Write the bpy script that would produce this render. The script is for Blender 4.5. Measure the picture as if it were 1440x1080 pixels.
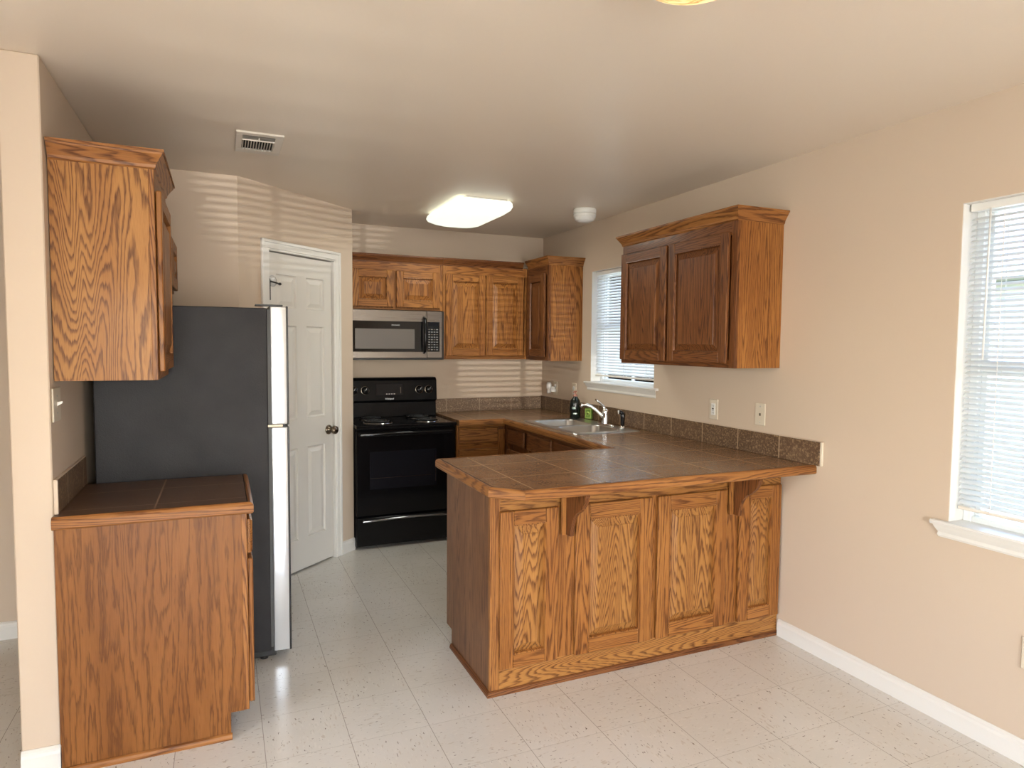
import bpy, bmesh, math, random
from mathutils import Vector, Matrix
random.seed(7)
for o in list(bpy.data.objects): bpy.data.objects.remove(o, do_unlink=True)
scene = bpy.context.scene
COL = scene.collection
PI = math.pi

# ------------------------------------------------------------------ camera
def make_camera():
    f, pitch, yaw, roll, H = 934.26, math.radians(3.39), math.radians(23.56), math.radians(.4634), 1.497
    fw = Vector((math.sin(yaw)*math.cos(pitch), math.cos(yaw)*math.cos(pitch), -math.sin(pitch)))
    rt = Vector((math.cos(yaw), -math.sin(yaw), 0)); up = rt.cross(fw)
    rt2 = rt*math.cos(roll)+up*math.sin(roll); up2 = up*math.cos(roll)-rt*math.sin(roll)
    cd = bpy.data.cameras.new('camera'); cd.sensor_width = 36; cd.lens = f/1440*36; cd.clip_start = .05
    c = bpy.data.objects.new('camera', cd); COL.objects.link(c)
    m = Matrix((rt2, up2, -fw)).transposed().to_4x4(); m.translation = (0, 0, H)
    c.matrix_world = m; scene.camera = c
make_camera()

# ------------------------------------------------------------------ world, daylight, exposure
scene.view_settings.view_transform = 'Standard'; scene.view_settings.look = 'None'
scene.view_settings.gamma = 1; scene.view_settings.use_curve_mapping = False
scene.view_settings.exposure = 0.42
w = bpy.data.worlds.new('sky'); scene.world = w; w.use_nodes = True
wn = w.node_tree.nodes; wl = w.node_tree.links
bg = wn['Background']; sky = wn.new('ShaderNodeTexSky'); sky.sky_type = 'NISHITA'
sky.sun_disc = False; sky.sun_elevation = math.radians(48); sky.sun_rotation = math.radians(200)
wl.new(sky.outputs[0], bg.inputs[0]); bg.inputs[1].default_value = 1.8

def area(name, loc, direction, sx, sy, power, color, spread=180):
    l = bpy.data.lights.new(name, 'AREA'); l.shape = 'RECTANGLE'; l.size = sx; l.size_y = sy
    l.energy = power; l.color = color; l.spread = math.radians(spread)
    o = bpy.data.objects.new(name, l); COL.objects.link(o); o.location = loc
    o.rotation_euler = Vector(direction).to_track_quat('-Z', 'Y').to_euler(); return o
DAY = (1.0, .97, .93)
# daylight of the glass door behind the photographer and outside the right windows; unseen fill from the left
area('daylight_patio_door', (.1, -3.26, 1.1), (0, 1, 0), 2.9, 2.0, 120, DAY)
area('daylight_side_yard', (4.7, 4.4, .9), (-1, 0, .25), 2.6, 1.6, 130, (.92, .97, 1.0))
area('daylight_side_lawn', (4.7, .6, .8), (-1, .1, .3), 1.7, 1.4, 50, (.88, .95, 1.0))
area('left_window_fill', (-3.96, .2, 1.45), (1, 0, 0), 1.7, 1.2, 62, DAY)  # unseen window light, placed to brighten the right wall
# outdoor sun (lights the garden; comes over the roof so it does not reach into the room)
sl = bpy.data.lights.new('sun', 'SUN'); sl.energy = 6; sl.angle = math.radians(.6); sl.color = (1, .95, .86)
so = bpy.data.objects.new('sun', sl); COL.objects.link(so); so.location = (6, -4, 9)
so.rotation_euler = Vector((.55, .35, -1.0)).to_track_quat('-Z', 'Z').to_euler()
# sunlight thrown back by a car standing outside, through the blind of the rear window
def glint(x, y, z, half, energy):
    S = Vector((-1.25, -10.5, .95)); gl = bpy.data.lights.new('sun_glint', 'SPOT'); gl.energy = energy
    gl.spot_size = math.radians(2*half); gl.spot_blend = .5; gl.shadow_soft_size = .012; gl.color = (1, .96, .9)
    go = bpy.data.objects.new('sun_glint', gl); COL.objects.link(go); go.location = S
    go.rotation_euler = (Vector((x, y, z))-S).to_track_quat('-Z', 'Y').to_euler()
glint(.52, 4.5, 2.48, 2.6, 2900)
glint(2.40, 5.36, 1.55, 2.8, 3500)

# ------------------------------------------------------------------ materials
MATS = {}
def mat(name, color=(.8,.8,.8), rough=.5, metal=0., coat=0., spec=.5, emit=None, es=0.):
    m = bpy.data.materials.new(name); m.use_nodes = True; b = m.node_tree.nodes['Principled BSDF']
    b.inputs['Base Color'].default_value = (*color, 1); b.inputs['Roughness'].default_value = rough
    b.inputs['Metallic'].default_value = metal; b.inputs['Coat Weight'].default_value = coat
    b.inputs['Coat Roughness'].default_value = .12; b.inputs['Specular IOR Level'].default_value = spec
    if emit: b.inputs['Emission Color'].default_value = (*emit, 1); b.inputs['Emission Strength'].default_value = es
    MATS[name] = m; return m
class NT:
    def __init__(s, m): s.m = m; s.n = m.node_tree.nodes; s.l = m.node_tree.links; s.b = s.n['Principled BSDF']
    def node(s, t, **k):
        n = s.n.new(t)
        for a, v in k.items(): setattr(n, a, v)
        return n
    def put(s, sock, v):
        if isinstance(v, bpy.types.NodeSocket): s.l.new(v, sock)
        else: sock.default_value = v
    def math(s, op, a, b=None, c=None):
        n = s.node('ShaderNodeMath', operation=op); s.put(n.inputs[0], a)
        if b is not None: s.put(n.inputs[1], b)
        if c is not None: s.put(n.inputs[2], c)
        return n.outputs[0]
    def vmath(s, op, a, b=None):
        n = s.node('ShaderNodeVectorMath', operation=op); s.put(n.inputs[0], a)
        if b is not None: s.put(n.inputs[1], b)
        return n.outputs[0]
    def noise(s, vec, scale, detail=3, rough=.5, dist=0.):
        n = s.node('ShaderNodeTexNoise'); s.put(n.inputs['Vector'], vec); n.inputs['Scale'].default_value = scale
        n.inputs['Detail'].default_value = detail; n.inputs['Roughness'].default_value = rough
        n.inputs['Distortion'].default_value = dist; return n.outputs['Fac']
    def ramp(s, fac, stops, interp='LINEAR'):
        n = s.node('ShaderNodeValToRGB'); e = n.color_ramp.elements; n.color_ramp.interpolation = interp
        while len(e) < len(stops): e.new(.5)
        for i, (p, c) in enumerate(stops):
            e[i].position = p; e[i].color = (*c, 1) if len(c) == 3 else c
        s.put(n.inputs[0], fac); return n.outputs[0]
    def mix(s, fac, a, b, mode='MIX'):
        n = s.node('ShaderNodeMix', data_type='RGBA', blend_type=mode); s.put(n.inputs[0], fac)
        for k, v in ((6, a), (7, b)):
            s.put(n.inputs[k], v if isinstance(v, bpy.types.NodeSocket) else (*v, 1))
        return n.outputs[2]
    def obj(s): return s.node('ShaderNodeTexCoord').outputs['Object']
    def pos(s): return s.node('ShaderNodeNewGeometry').outputs['Position']
    def sep(s, v):
        n = s.node('ShaderNodeSeparateXYZ'); s.put(n.inputs[0], v); return n.outputs
    def comb(s, x, y, z):
        n = s.node('ShaderNodeCombineXYZ'); s.put(n.inputs[0], x); s.put(n.inputs[1], y); s.put(n.inputs[2], z); return n.outputs[0]
    def bump(s, h, strength, dist=.002):
        n = s.node('ShaderNodeBump'); n.inputs['Strength'].default_value = strength; n.inputs['Distance'].default_value = dist
        s.put(n.inputs['Height'], h); s.l.new(n.outputs[0], s.b.inputs['Normal'])
    def color(s, c): s.l.new(c, s.b.inputs['Base Color'])

def oak(name, light, mid, dark, freq=1., contrast=1., rough=.42, coat=.06, fig=(12., .60), zig=.42, lean=(16., 3.5)):
    """stained oak: contour lines of a stretched noise give the cathedral figure, fine streaks give the pores"""
    m = mat(name, mid, rough, coat=coat, spec=.25); t = NT(m)
    a = t.node('ShaderNodeAttribute', attribute_name='gco').outputs['Vector']
    n = t.noise(t.vmath('MULTIPLY', a, (fig[0], fig[0], fig[1])), 1., 1.2, .45, .25)
    tt = t.math('MULTIPLY', n, 22.*freq)
    tt = t.math('MULTIPLY_ADD', t.sep(a)[2], lean[1]*freq, t.math('MULTIPLY_ADD', t.sep(a)[0], lean[0]*freq, tt))
    jag = t.noise(t.vmath('MULTIPLY', a, (95, 95, 9.)), 1., 2, .6)
    tt = t.math('ADD', tt, t.math('MULTIPLY', jag, zig*2.2))
    fr = t.math('FRACT', tt)
    band = t.ramp(fr, [(0., (0, 0, 0)), (.40, (.06,)*3), (.62, (.75,)*3), (.80, (1,)*3), (.90, (.35,)*3), (1., (0,)*3)])
    pores = t.noise(t.vmath('MULTIPLY', a, (520, 520, 16)), 1., 2, .65)
    pr = t.ramp(pores, [(.42, (0,)*3), (.62, (1,)*3)])
    k = t.math('MULTIPLY', t.math('MULTIPLY', band, t.math('MULTIPLY_ADD', pr, .4, .68)), contrast)
    broad = t.noise(t.vmath('MULTIPLY', a, (8, 8, 1.2)), 1., 2)
    base = t.mix(t.ramp(broad, [(.3, (0,)*3), (.7, (1,)*3)]), light, mid)
    base = t.mix(t.math('MULTIPLY', pr, .22*contrast), base, dark)
    t.color(t.mix(k, base, dark)); t.bump(t.math('SUBTRACT', 1., k), .15, .0006)
    return m
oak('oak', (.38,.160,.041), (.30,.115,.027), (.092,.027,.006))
oak('oak_dark_shade', (.22,.085,.027), (.165,.058,.017), (.052,.015,.005))  # darker copy of oak; shade of fronts turned from the light is coloured in
oak('oak_bold', (.42,.198,.056), (.335,.142,.036), (.095,.030,.007), freq=1.15, fig=(9., .8), zig=.5, lean=(6., 9.))
oak('oak_plain', (.25,.098,.023), (.185,.066,.013), (.085,.026,.005), freq=.5, contrast=.8, fig=(13., .9), zig=.7, lean=(10., 0.))
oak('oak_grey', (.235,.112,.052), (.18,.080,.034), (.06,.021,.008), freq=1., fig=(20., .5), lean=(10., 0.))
oak('oak_trim', (.36,.155,.044), (.28,.110,.030), (.09,.028,.008), freq=.8)

def paint(name, c, rough, bump=.12, scale=260, spec=.4):
    m = mat(name, c, rough, spec=spec); t = NT(m); o = t.obj()
    n = t.noise(o, scale, 2); t.bump(n, bump, .0012)
    b = t.noise(o, .8, 2)
    t.color(t.mix(t.ramp(b, [(.3, (0,)*3), (.7, (1,)*3)]), [x*.985 for x in c], [min(1, x*1.012) for x in c]))
    return m
paint('wall_paint', (.595, .480, .372), .55)
paint('ceiling_paint', (.77, .67, .555), .40, .25, 150, .45)
paint('trim_white', (.74, .72, .68), .35, .02)
paint('door_white', (.66, .63, .58), .38, .03)

def floor_mat():
    m = mat('vinyl_tile', (.6,.56,.48), .2, spec=.5); t = NT(m); o = t.obj(); T = .3015
    s = t.sep(o)
    u = t.math('DIVIDE', t.math('SUBTRACT', s[0], .4215), T); v = t.math('DIVIDE', t.math('SUBTRACT', s[1], 2.443), T)
    iu = t.math('FLOOR', u); iv = t.math('FLOOR', v); fu = t.math('FRACT', u); fv = t.math('FRACT', v)
    def edge(fv_, wd):
        d = t.math('MINIMUM', fv_, t.math('SUBTRACT', 1., fv_)); return t.math('LESS_THAN', d, wd)
    lu = edge(fu, .0042); lv = edge(fv, .0028)
    par = t.math('MODULO', t.math('ABSOLUTE', t.math('ADD', iu, iv)), 2.)
    wn_ = t.node('ShaderNodeTexWhiteNoise', noise_dimensions='2D'); t.put(wn_.inputs['Vector'], t.comb(iu, iv, 0.))
    rnd = wn_.outputs['Value']
    off = t.math('MULTIPLY', rnd, 37.)
    va = t.comb(t.math('ADD', t.math('MULTIPLY', s[0], 46.), off), t.math('MULTIPLY', s[1], 150.), off)
    vb = t.comb(t.math('ADD', t.math('MULTIPLY', s[0], 150.), off), t.math('MULTIPLY', s[1], 46.), off)
    mx = t.node('ShaderNodeMix', data_type='VECTOR'); t.put(mx.inputs[0], par); t.put(mx.inputs[4], va); t.put(mx.inputs[5], vb)
    vec = mx.outputs[1]
    f1 = t.ramp(t.noise(vec, 1., 2., .5), [(.680, (0,)*3), (.715, (1,)*3)])
    f2 = t.ramp(t.noise(t.vmath('ADD', vec, (31., 17., 5.)), .62, 2., .5), [(.64, (0,)*3), (.70, (1,)*3)])
    f3 = t.ramp(t.noise(t.vmath('ADD', vec, (71., 7., 55.)), .8, 2., .5), [(.60, (0,)*3), (.70, (1,)*3)])
    base = t.mix(rnd, (.69, .665, .62), (.73, .705, .66))
    base = t.mix(t.ramp(t.noise(o, 2., 3), [(.35, (0,)*3), (.65, (1,)*3)]), base, (.66, .635, .58))
    base = t.mix(t.math('MULTIPLY', f3, .5), base, (.76, .73, .67))
    base = t.mix(t.math('MULTIPLY', f2, .38), base, (.42, .33, .24))
    base = t.mix(t.math('MULTIPLY', f1, .88), base, (.13, .095, .075))
    line = t.math('MAXIMUM', t.math('MULTIPLY', lu, .60), t.math('MULTIPLY', lv, .42))
    base = t.mix(line, base, (.16, .13, .10)); t.color(base)
    rg = t.noise(o, 5., 3); t.l.new(t.math('MULTIPLY_ADD', rg, .14, .12), t.b.inputs['Roughness'])
    t.bump(t.noise(o, 14., 2), .10, .002)
floor_mat()

def tile_mat(name, axes, grout, c1, c2, c3, rough, gw=.0030, bs=1., spk=.7):
    """axes: list of (axis index, phase, pitch) of the grout lines"""
    m = mat(name, c1, rough, spec=.5); t = NT(m); o = t.pos(); s = t.sep(o); line = None; ids = []
    for ax, ph, pitch in axes:
        u = t.math('DIVIDE', t.math('SUBTRACT', s[ax], ph), pitch); f = t.math('FRACT', u); ids.append(t.math('FLOOR', u))
        d = t.math('MINIMUM', f, t.math('SUBTRACT', 1., f)); e = t.math('LESS_THAN', d, gw/pitch)
        line = e if line is None else t.math('MAXIMUM', line, e)
    if len(ids) < 2: ids.append(3.)
    wn_ = t.node('ShaderNodeTexWhiteNoise', noise_dimensions='2D'); t.put(wn_.inputs['Vector'], t.comb(ids[0], ids[1], 0.))
    rnd = wn_.outputs['Value']
    vv = t.vmath('ADD', o, t.comb(t.math('MULTIPLY', rnd, 9.), rnd, 0.))
    n1 = t.noise(vv, 9.*bs, 5, .6, .5); n2 = t.noise(vv, 110.*bs, 4, .7, .4)
    base = t.mix(t.ramp(n1, [(.3, (0,)*3), (.7, (1,)*3)]), c1, c2)
    base = t.mix(t.math('MULTIPLY', t.ramp(n2, [(.5, (0,)*3), (.64, (1,)*3)]), spk), base, c3)
    base = t.mix(t.math('MULTIPLY', rnd, .25), base, c2)
    base = t.mix(line, base, grout); t.color(base)
    h = t.math('SUBTRACT', n2, t.math('MULTIPLY', line, 1.5)); t.bump(h, .22, .0015)
    t.l.new(t.math('MULTIPLY_ADD', n2, .25, rough-.1), t.b.inputs['Roughness'])
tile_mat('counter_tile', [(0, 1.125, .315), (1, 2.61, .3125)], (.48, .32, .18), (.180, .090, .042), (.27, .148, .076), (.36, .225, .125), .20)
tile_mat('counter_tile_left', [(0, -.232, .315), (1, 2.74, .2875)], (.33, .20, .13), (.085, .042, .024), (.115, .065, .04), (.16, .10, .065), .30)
tile_mat('splash_tile', [(1, 2.56, .2985)], (.42, .30, .19), (.075, .039, .020), (.135, .076, .042), (.34, .23, .13), .42, bs=.8, spk=1.)
tile_mat('splash_tile_back', [(0, 1.728, .2985)], (.40, .30, .21), (.15, .095, .058), (.20, .13, .082), (.42, .30, .20), .42, bs=.8, spk=1.)

mat('black_gloss', (.005,.005,.006), .10, spec=.3)
mat('black_enamel', (.005,.005,.006), .22, spec=.12)
mat('black_satin', (.012,.012,.013), .38)
mat('burner_black', (.015,.015,.016), .5)
mat('dark_void', (.01,.008,.007), .8)
mat('chrome', (.82,.82,.82), .09, 1.)
mat('drip_chrome', (.34,.34,.35), .14, 1.)
mat('pull_gloss', (.25,.25,.26), .12, .8)
mat('dark_chrome', (.22,.19,.16), .22, 1.)
mat('nickel_dark', (.20,.16,.12), .3, 1.)
mat('plastic_white', (.78,.77,.74), .35)
mat('plate_cream', (.66,.58,.46), .32)
mat('plate_dark', (.10,.08,.06), .6)  # dark slots, jack hole, buttons and keypad marks
mat('blind_cord', (.78,.78,.76), .6)
mat('vinyl_frame', (.80,.82,.82), .35)
mat('grille_white', (.74,.68,.60), .45)
mat('green_pack', (.16,.30,.045), .4)
mat('green_light', (.50,.62,.16), .4)
mat('bottle_black', (.006,.010,.008), .12)
mat('label_silver', (.35,.42,.38), .3, .6)
mat('red_cap', (.38,.16,.11), .4)
mat('logo_silver', (.62,.62,.62), .4, .3)
mat('logo_white', (.70,.70,.70), .4)
mat('display_dark', (.010,.010,.013), .12, spec=.15)
mat('display_glow', (.2,.3,.3), .4)
mat('knob_mark', (.5,.5,.5), .35, .5)
mat('key_grey', (.20,.19,.18), .4)
mat('gasket', (.10,.10,.10), .6)
mat('ground_grass', (.12,.22,.05), .9)
mat('gutter_white', (.85,.85,.85), .5)
mat('lamp_on', (.9,.92,.85), .3, emit=(.93, 1.0, .86), es=.70)
def steel():
    m = mat('stainless', (.20,.18,.162), .34, 1.); t = NT(m); o = t.obj()
    n = t.noise(t.vmath('MULTIPLY', o, (3, 3, 500)), 1., 2); t.l.new(t.math('MULTIPLY_ADD', n, .16, .22), t.b.inputs['Roughness'])
    m = mat('sink_steel', (.60,.59,.57), .30, 1.); t = NT(m); o = t.obj()
    m = mat('fridge_side', (.030,.030,.034), .5, spec=.22); t = NT(m); o = t.obj()
    t.bump(t.noise(o, 210., 3, .6), .55, .0018)
    t.color(t.mix(t.ramp(t.noise(o, 6., 4), [(.3, (0,)*3), (.7, (1,)*3)]), (.022,.021,.024), (.032,.031,.034)))
    m = mat('fridge_door_edge', (.74,.78,.82), .16, .55, coat=.3); t = NT(m); o = t.obj()
    t.bump(t.noise(t.vmath('MULTIPLY', o, (2, 2, 5)), 1., 3), .05, .01)
    m = mat('grey_glass_window', (.11,.095,.085), .30, spec=.6)  # one even brown-grey tone, lighter than the black glass around it
    m = mat('blind_slat', (.80,.82,.84), .4); t = NT(m)
    tr = t.node('ShaderNodeBsdfTranslucent'); tr.inputs[0].default_value = (.75,.82,.86,1)
    mx = t.node('ShaderNodeMixShader'); mx.inputs[0].default_value = .22
    out = t.n['Material Output']; t.l.new(t.b.outputs[0], mx.inputs[1]); t.l.new(tr.outputs[0], mx.inputs[2]); t.l.new(mx.outputs[0], out.inputs[0])
    m = mat('window_glass', (1,1,1), .0); t = NT(m)
    tp = t.node('ShaderNodeBsdfTransparent'); gs = t.node('ShaderNodeBsdfGlossy'); gs.inputs['Roughness'].default_value = .02
    fr = t.node('ShaderNodeFresnel'); fr.inputs[0].default_value = 1.45
    mx = t.node('ShaderNodeMixShader'); t.l.new(fr.outputs[0], mx.inputs[0]); t.l.new(tp.outputs[0], mx.inputs[1]); t.l.new(gs.outputs[0], mx.inputs[2])
    t.l.new(mx.outputs[0], t.n['Material Output'].inputs[0])
    m = mat('clear_plastic', (.9,.9,.9), .08); t = NT(m)
    tp = t.node('ShaderNodeBsdfTransparent'); mx = t.node('ShaderNodeMixShader'); mx.inputs[0].default_value = .35
    t.l.new(tp.outputs[0], mx.inputs[1]); t.l.new(t.b.outputs[0], mx.inputs[2]); t.l.new(mx.outputs[0], t.n['Material Output'].inputs[0])
    # alabaster lamp glass, lit from inside
    m = mat('alabaster', (.85,.62,.32), .25, emit=(1.0, .66, .26), es=.8); t = NT(m); o = t.obj()
    nz = t.noise(t.vmath('MULTIPLY', o, (4, 4, 4)), 1.5, 5, .55, 1.6)
    veins = t.ramp(t.math('ABSOLUTE', t.math('SUBTRACT', nz, .5)), [(0., (.42,.22,.07)), (.012, (.72,.42,.14)), (.05, (1.,.72,.32)), (.2, (1.,.84,.48))])
    t.l.new(veins, t.b.inputs['Emission Color']); t.color(veins)
    m = mat('keypad', (.01,.01,.01), .25); t = NT(m); o = t.obj()
    m = mat('siding', (.55,.52,.46), .7); t = NT(m); o = t.obj()
    f = t.math('FRACT', t.math('DIVIDE', t.sep(o)[2], .11)); t.color(t.mix(t.math('LESS_THAN', f, .1), (.58,.55,.49), (.30,.28,.25)))
    m = mat('roof_shingle', (.20,.15,.13), .85); t = NT(m); o = t.obj()
    t.color(t.mix(t.ramp(t.noise(o, 30., 3), [(.4,(0,)*3),(.6,(1,)*3)]), (.14,.10,.09), (.26,.20,.18)))
    m = mat('fence_wood', (.45,.50,.55), .8); t = NT(m); o = t.obj()
    f = t.math('FRACT', t.math('DIVIDE', t.sep(o)[1], .14)); t.color(t.mix(t.math('LESS_THAN', f, .06), (.50,.55,.60), (.22,.25,.28)))
    m = mat('foliage', (.13,.24,.05), .8); t = NT(m); o = t.obj()
    t.color(t.mix(t.ramp(t.noise(o, 9., 3), [(.35,(0,)*3),(.65,(1,)*3)]), (.05,.12,.02), (.26,.40,.10)))
    m = MATS['ground_grass']; t = NT(m); o = t.obj()
    t.color(t.mix(t.ramp(t.noise(o, 12., 4), [(.35,(0,)*3),(.65,(1,)*3)]), (.09,.17,.04), (.20,.30,.09)))
steel()

# ------------------------------------------------------------------ mesh builder
PERM = {'z': lambda c: (c[0], c[1], c[2]), 'x': lambda c: (c[1], c[2], c[0]), 'y': lambda c: (c[0], c[2], c[1])}
def origin_of(o):
    v = Vector((0, 0, 0))
    while o is not None: v += o.location; o = o.parent
    return v
class MB:
    def __init__(s, T=None): s.v = []; s.g = []; s.f = []; s.m = []; s.sm = []; s.mats = []; s.T = T or Matrix.Identity(4)
    def mi(s, m):
        if m not in s.mats: s.mats.append(m)
        return s.mats.index(m)
    def add(s, vs, fs, m, grain='z', smooth=False, gco=None):
        b = len(s.v); off = (random.uniform(-20, 20), random.uniform(-20, 20), random.uniform(-20, 20)); k = s.mi(m)
        for i, c in enumerate(vs):
            s.v.append(s.T @ Vector(c)); g = gco[i] if gco else PERM[grain](c); s.g.append([g[j]+off[j] for j in range(3)])
        for f in fs: s.f.append([b+i for i in f]); s.m.append(k); s.sm.append(smooth)
        return s
    def addbm(s, bm, m, grain='z', smooth=False):
        bm.verts.index_update(); bm.faces.ensure_lookup_table()
        s.add([v.co[:] for v in bm.verts], [[v.index for v in f.verts] for f in bm.faces], m, grain, smooth); bm.free(); return s
    def box(s, x0, x1, y0, y1, z0, z1, m, grain='z', bev=0., seg=1):
        bm = bmesh.new(); bmesh.ops.create_cube(bm, size=1)
        for v in bm.verts: v.co = Vector(((x0+x1)/2+v.co.x*(x1-x0), (y0+y1)/2+v.co.y*(y1-y0), (z0+z1)/2+v.co.z*(z1-z0)))
        if bev > 0:
            bev = min(bev, .45*min(abs(x1-x0), abs(y1-y0), abs(z1-z0)))
            bmesh.ops.bevel(bm, geom=bm.edges[:], offset=bev, segments=seg, profile=.5, affect='EDGES')
        return s.addbm(bm, m, grain, seg > 2)
    def prism(s, pts, a0, a1, axis, m, grain='z', bev=0., smooth=False):
        """pts: outline; axis 'z': pts=(x,y); 'x': pts=(y,z); 'y': pts=(x,z)"""
        def P(p, a): return (p[0], p[1], a) if axis == 'z' else ((a, p[0], p[1]) if axis == 'x' else (p[0], a, p[1]))
        n = len(pts); bm = bmesh.new()
        A = [bm.verts.new(P(p, a0)) for p in pts]; B = [bm.verts.new(P(p, a1)) for p in pts]
        bm.faces.new(A); bm.faces.new(B[::-1])
        for i in range(n): bm.faces.new((A[i], B[i], B[(i+1) % n], A[(i+1) % n]))
        bmesh.ops.recalc_face_normals(bm, faces=bm.faces[:])
        if bev > 0: bmesh.ops.bevel(bm, geom=bm.edges[:], offset=bev, segments=1, affect='EDGES')
        return s.addbm(bm, m, grain, smooth)
    def lathe(s, c, prof, m, axis=(0, 0, 1), n=28, a0=0., a1=2*PI, smooth=True, sx=1., sy=1.):
        """prof: (radius, height along axis)"""
        q = Vector((0, 0, 1)).rotation_difference(Vector(axis)); vs = []; fs = []; full = abs(a1-a0-2*PI) < 1e-6; N = n if full else n+1
        for r, h in prof:
            for i in range(N):
                a = a0+(a1-a0)*i/n; p = q @ Vector((r*math.cos(a)*sx, r*math.sin(a)*sy, h)); vs.append((c[0]+p.x, c[1]+p.y, c[2]+p.z))
        for j in range(len(prof)-1):
            for i in range(n):
                i2 = (i+1) % N; fs.append((j*N+i, j*N+i2, (j+1)*N+i2, (j+1)*N+i))
        return s.add(vs, fs, m, 'z', smooth)
    def tube(s, pts, r, m, n=12, smooth=True, caps=True):
        pts = [Vector(p) for p in pts]; R = r if isinstance(r, (list, tuple)) else [r]*len(pts); vs = []; fs = []
        up = None
        for i, p in enumerate(pts):
            d = (pts[min(i+1, len(pts)-1)]-pts[max(i-1, 0)]).normalized()
            if up is None: up = d.orthogonal().normalized()
            up = (up-d*up.dot(d)); up = up.normalized() if up.length > 1e-6 else d.orthogonal().normalized()
            sd = d.cross(up)
            for k in range(n):
                a = 2*PI*k/n; q = p+(up*math.cos(a)+sd*math.sin(a))*R[i]; vs.append(q[:])
        for i in range(len(pts)-1):
            for k in range(n): fs.append((i*n+k, i*n+(k+1) % n, (i+1)*n+(k+1) % n, (i+1)*n+k))
        if caps: fs.append(list(range(n))[::-1]); fs.append([(len(pts)-1)*n+k for k in range(n)])
        return s.add(vs, fs, m, 'z', smooth)
    def sweep(s, path, prof, m, side=1, smooth=False):
        """path: list of (x,y) ; prof: list of (out, z) closed outline; out is to the right of travel times side. mitred corners"""
        P = [Vector((p[0], p[1])) for p in path]; n = len(P); dirs = [(P[i+1]-P[i]).normalized() for i in range(n-1)]
        def rt(d): return Vector((d.y, -d.x))*side
        mit = []
        for i in range(n):
            if i == 0: mit.append(rt(dirs[0]))
            elif i == n-1: mit.append(rt(dirs[-1]))
            else:
                a, b = rt(dirs[i-1]), rt(dirs[i]); k = (a+b); mit.append(k/(k.dot(a)))
        L = 0
        for i in range(n-1):
            vs = []; g = []; q = len(prof); l1 = L+(P[i+1]-P[i]).length
            for j, base in ((i, L), (i+1, l1)):
                for o, z in prof:
                    p = P[j]+mit[j]*o; vs.append((p.x, p.y, z)); g.append((o, z, base+(p-P[j]).dot(dirs[i])))
            fs = [(k, (k+1) % q, q+(k+1) % q, q+k) for k in range(q)]
            fs += [list(range(q))[::-1], [q+k for k in range(q)]]
            s.add(vs, fs, m, 'z', smooth, g); L = l1
        return s
    def rings(s, rects, m, grain='z', cap=True):
        """rects: list of (x0,x1,z0,z1,y) nested frames in the local front plane, last one capped"""
        vs = []; fs = []
        for (x0, x1, z0, z1, y) in rects: vs += [(x0, y, z0), (x1, y, z0), (x1, y, z1), (x0, y, z1)]
        for j in range(len(rects)-1):
            for i in range(4): fs.append((j*4+i, j*4+(i+1) % 4, (j+1)*4+(i+1) % 4, (j+1)*4+i))
        if cap: b = (len(rects)-1)*4; fs.append((b, b+1, b+2, b+3))
        return s.add(vs, fs, m, grain)
    def build(s, name, parent=None, **props):
        me = bpy.data.meshes.new(name); O = origin_of(parent)
        me.from_pydata([(v-O)[:] for v in s.v], [], s.f); me.update()
        for k in s.mats: me.materials.append(MATS[k])
        me.polygons.foreach_set('material_index', s.m); me.polygons.foreach_set('use_smooth', s.sm)
        a = me.attributes.new('gco', 'FLOAT_VECTOR', 'POINT'); a.data.foreach_set('vector', [c for g in s.g for c in g])
        bm = bmesh.new(); bm.from_mesh(me); bmesh.ops.recalc_face_normals(bm, faces=bm.faces[:]); bm.to_mesh(me); bm.free()
        o = bpy.data.objects.new(name, me); COL.objects.link(o)
        if parent: o.parent = parent
        for k, v in props.items(): o[k] = v
        return o
def thing(name, label, cat, loc, group=None):
    o = bpy.data.objects.new(name, None); COL.objects.link(o); o.location = loc; o.empty_display_size = .1
    o['label'] = label; o['category'] = cat
    if group: o['group'] = group
    return o
def struct(mb, name, **k): return mb.build(name, None, kind='structure', **k)
def TM(loc, u, n):
    """local x -> u, local y -> -n (front faces local -y, world n), local z -> z"""
    u = Vector(u); n = Vector(n); m = Matrix((u, -n, Vector((0, 0, 1)))).transposed().to_4x4(); m.translation = loc; return m
def text(name, body, size, T, m, parent, extr=.0004, bold=0.):
    cu = bpy.data.curves.new(name, 'FONT'); cu.body = body; cu.size = size; cu.align_x = 'CENTER'; cu.align_y = 'CENTER'; cu.extrude = extr; cu.offset = bold
    o = bpy.data.objects.new(name, cu); COL.objects.link(o)
    bpy.context.view_layer.update()
    me = bpy.data.meshes.new_from_object(o.evaluated_get(bpy.context.evaluated_depsgraph_get())); bpy.data.objects.remove(o, do_unlink=True)
    R = T @ Matrix.Rotation(PI/2, 4, 'X'); O = origin_of(parent)
    for v in me.vertices: v.co = R @ v.co - O
    me.materials.clear(); me.materials.append(MATS[m]); me.name = name
    ob = bpy.data.objects.new(name, me); COL.objects.link(ob); ob.parent = parent; return ob

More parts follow.
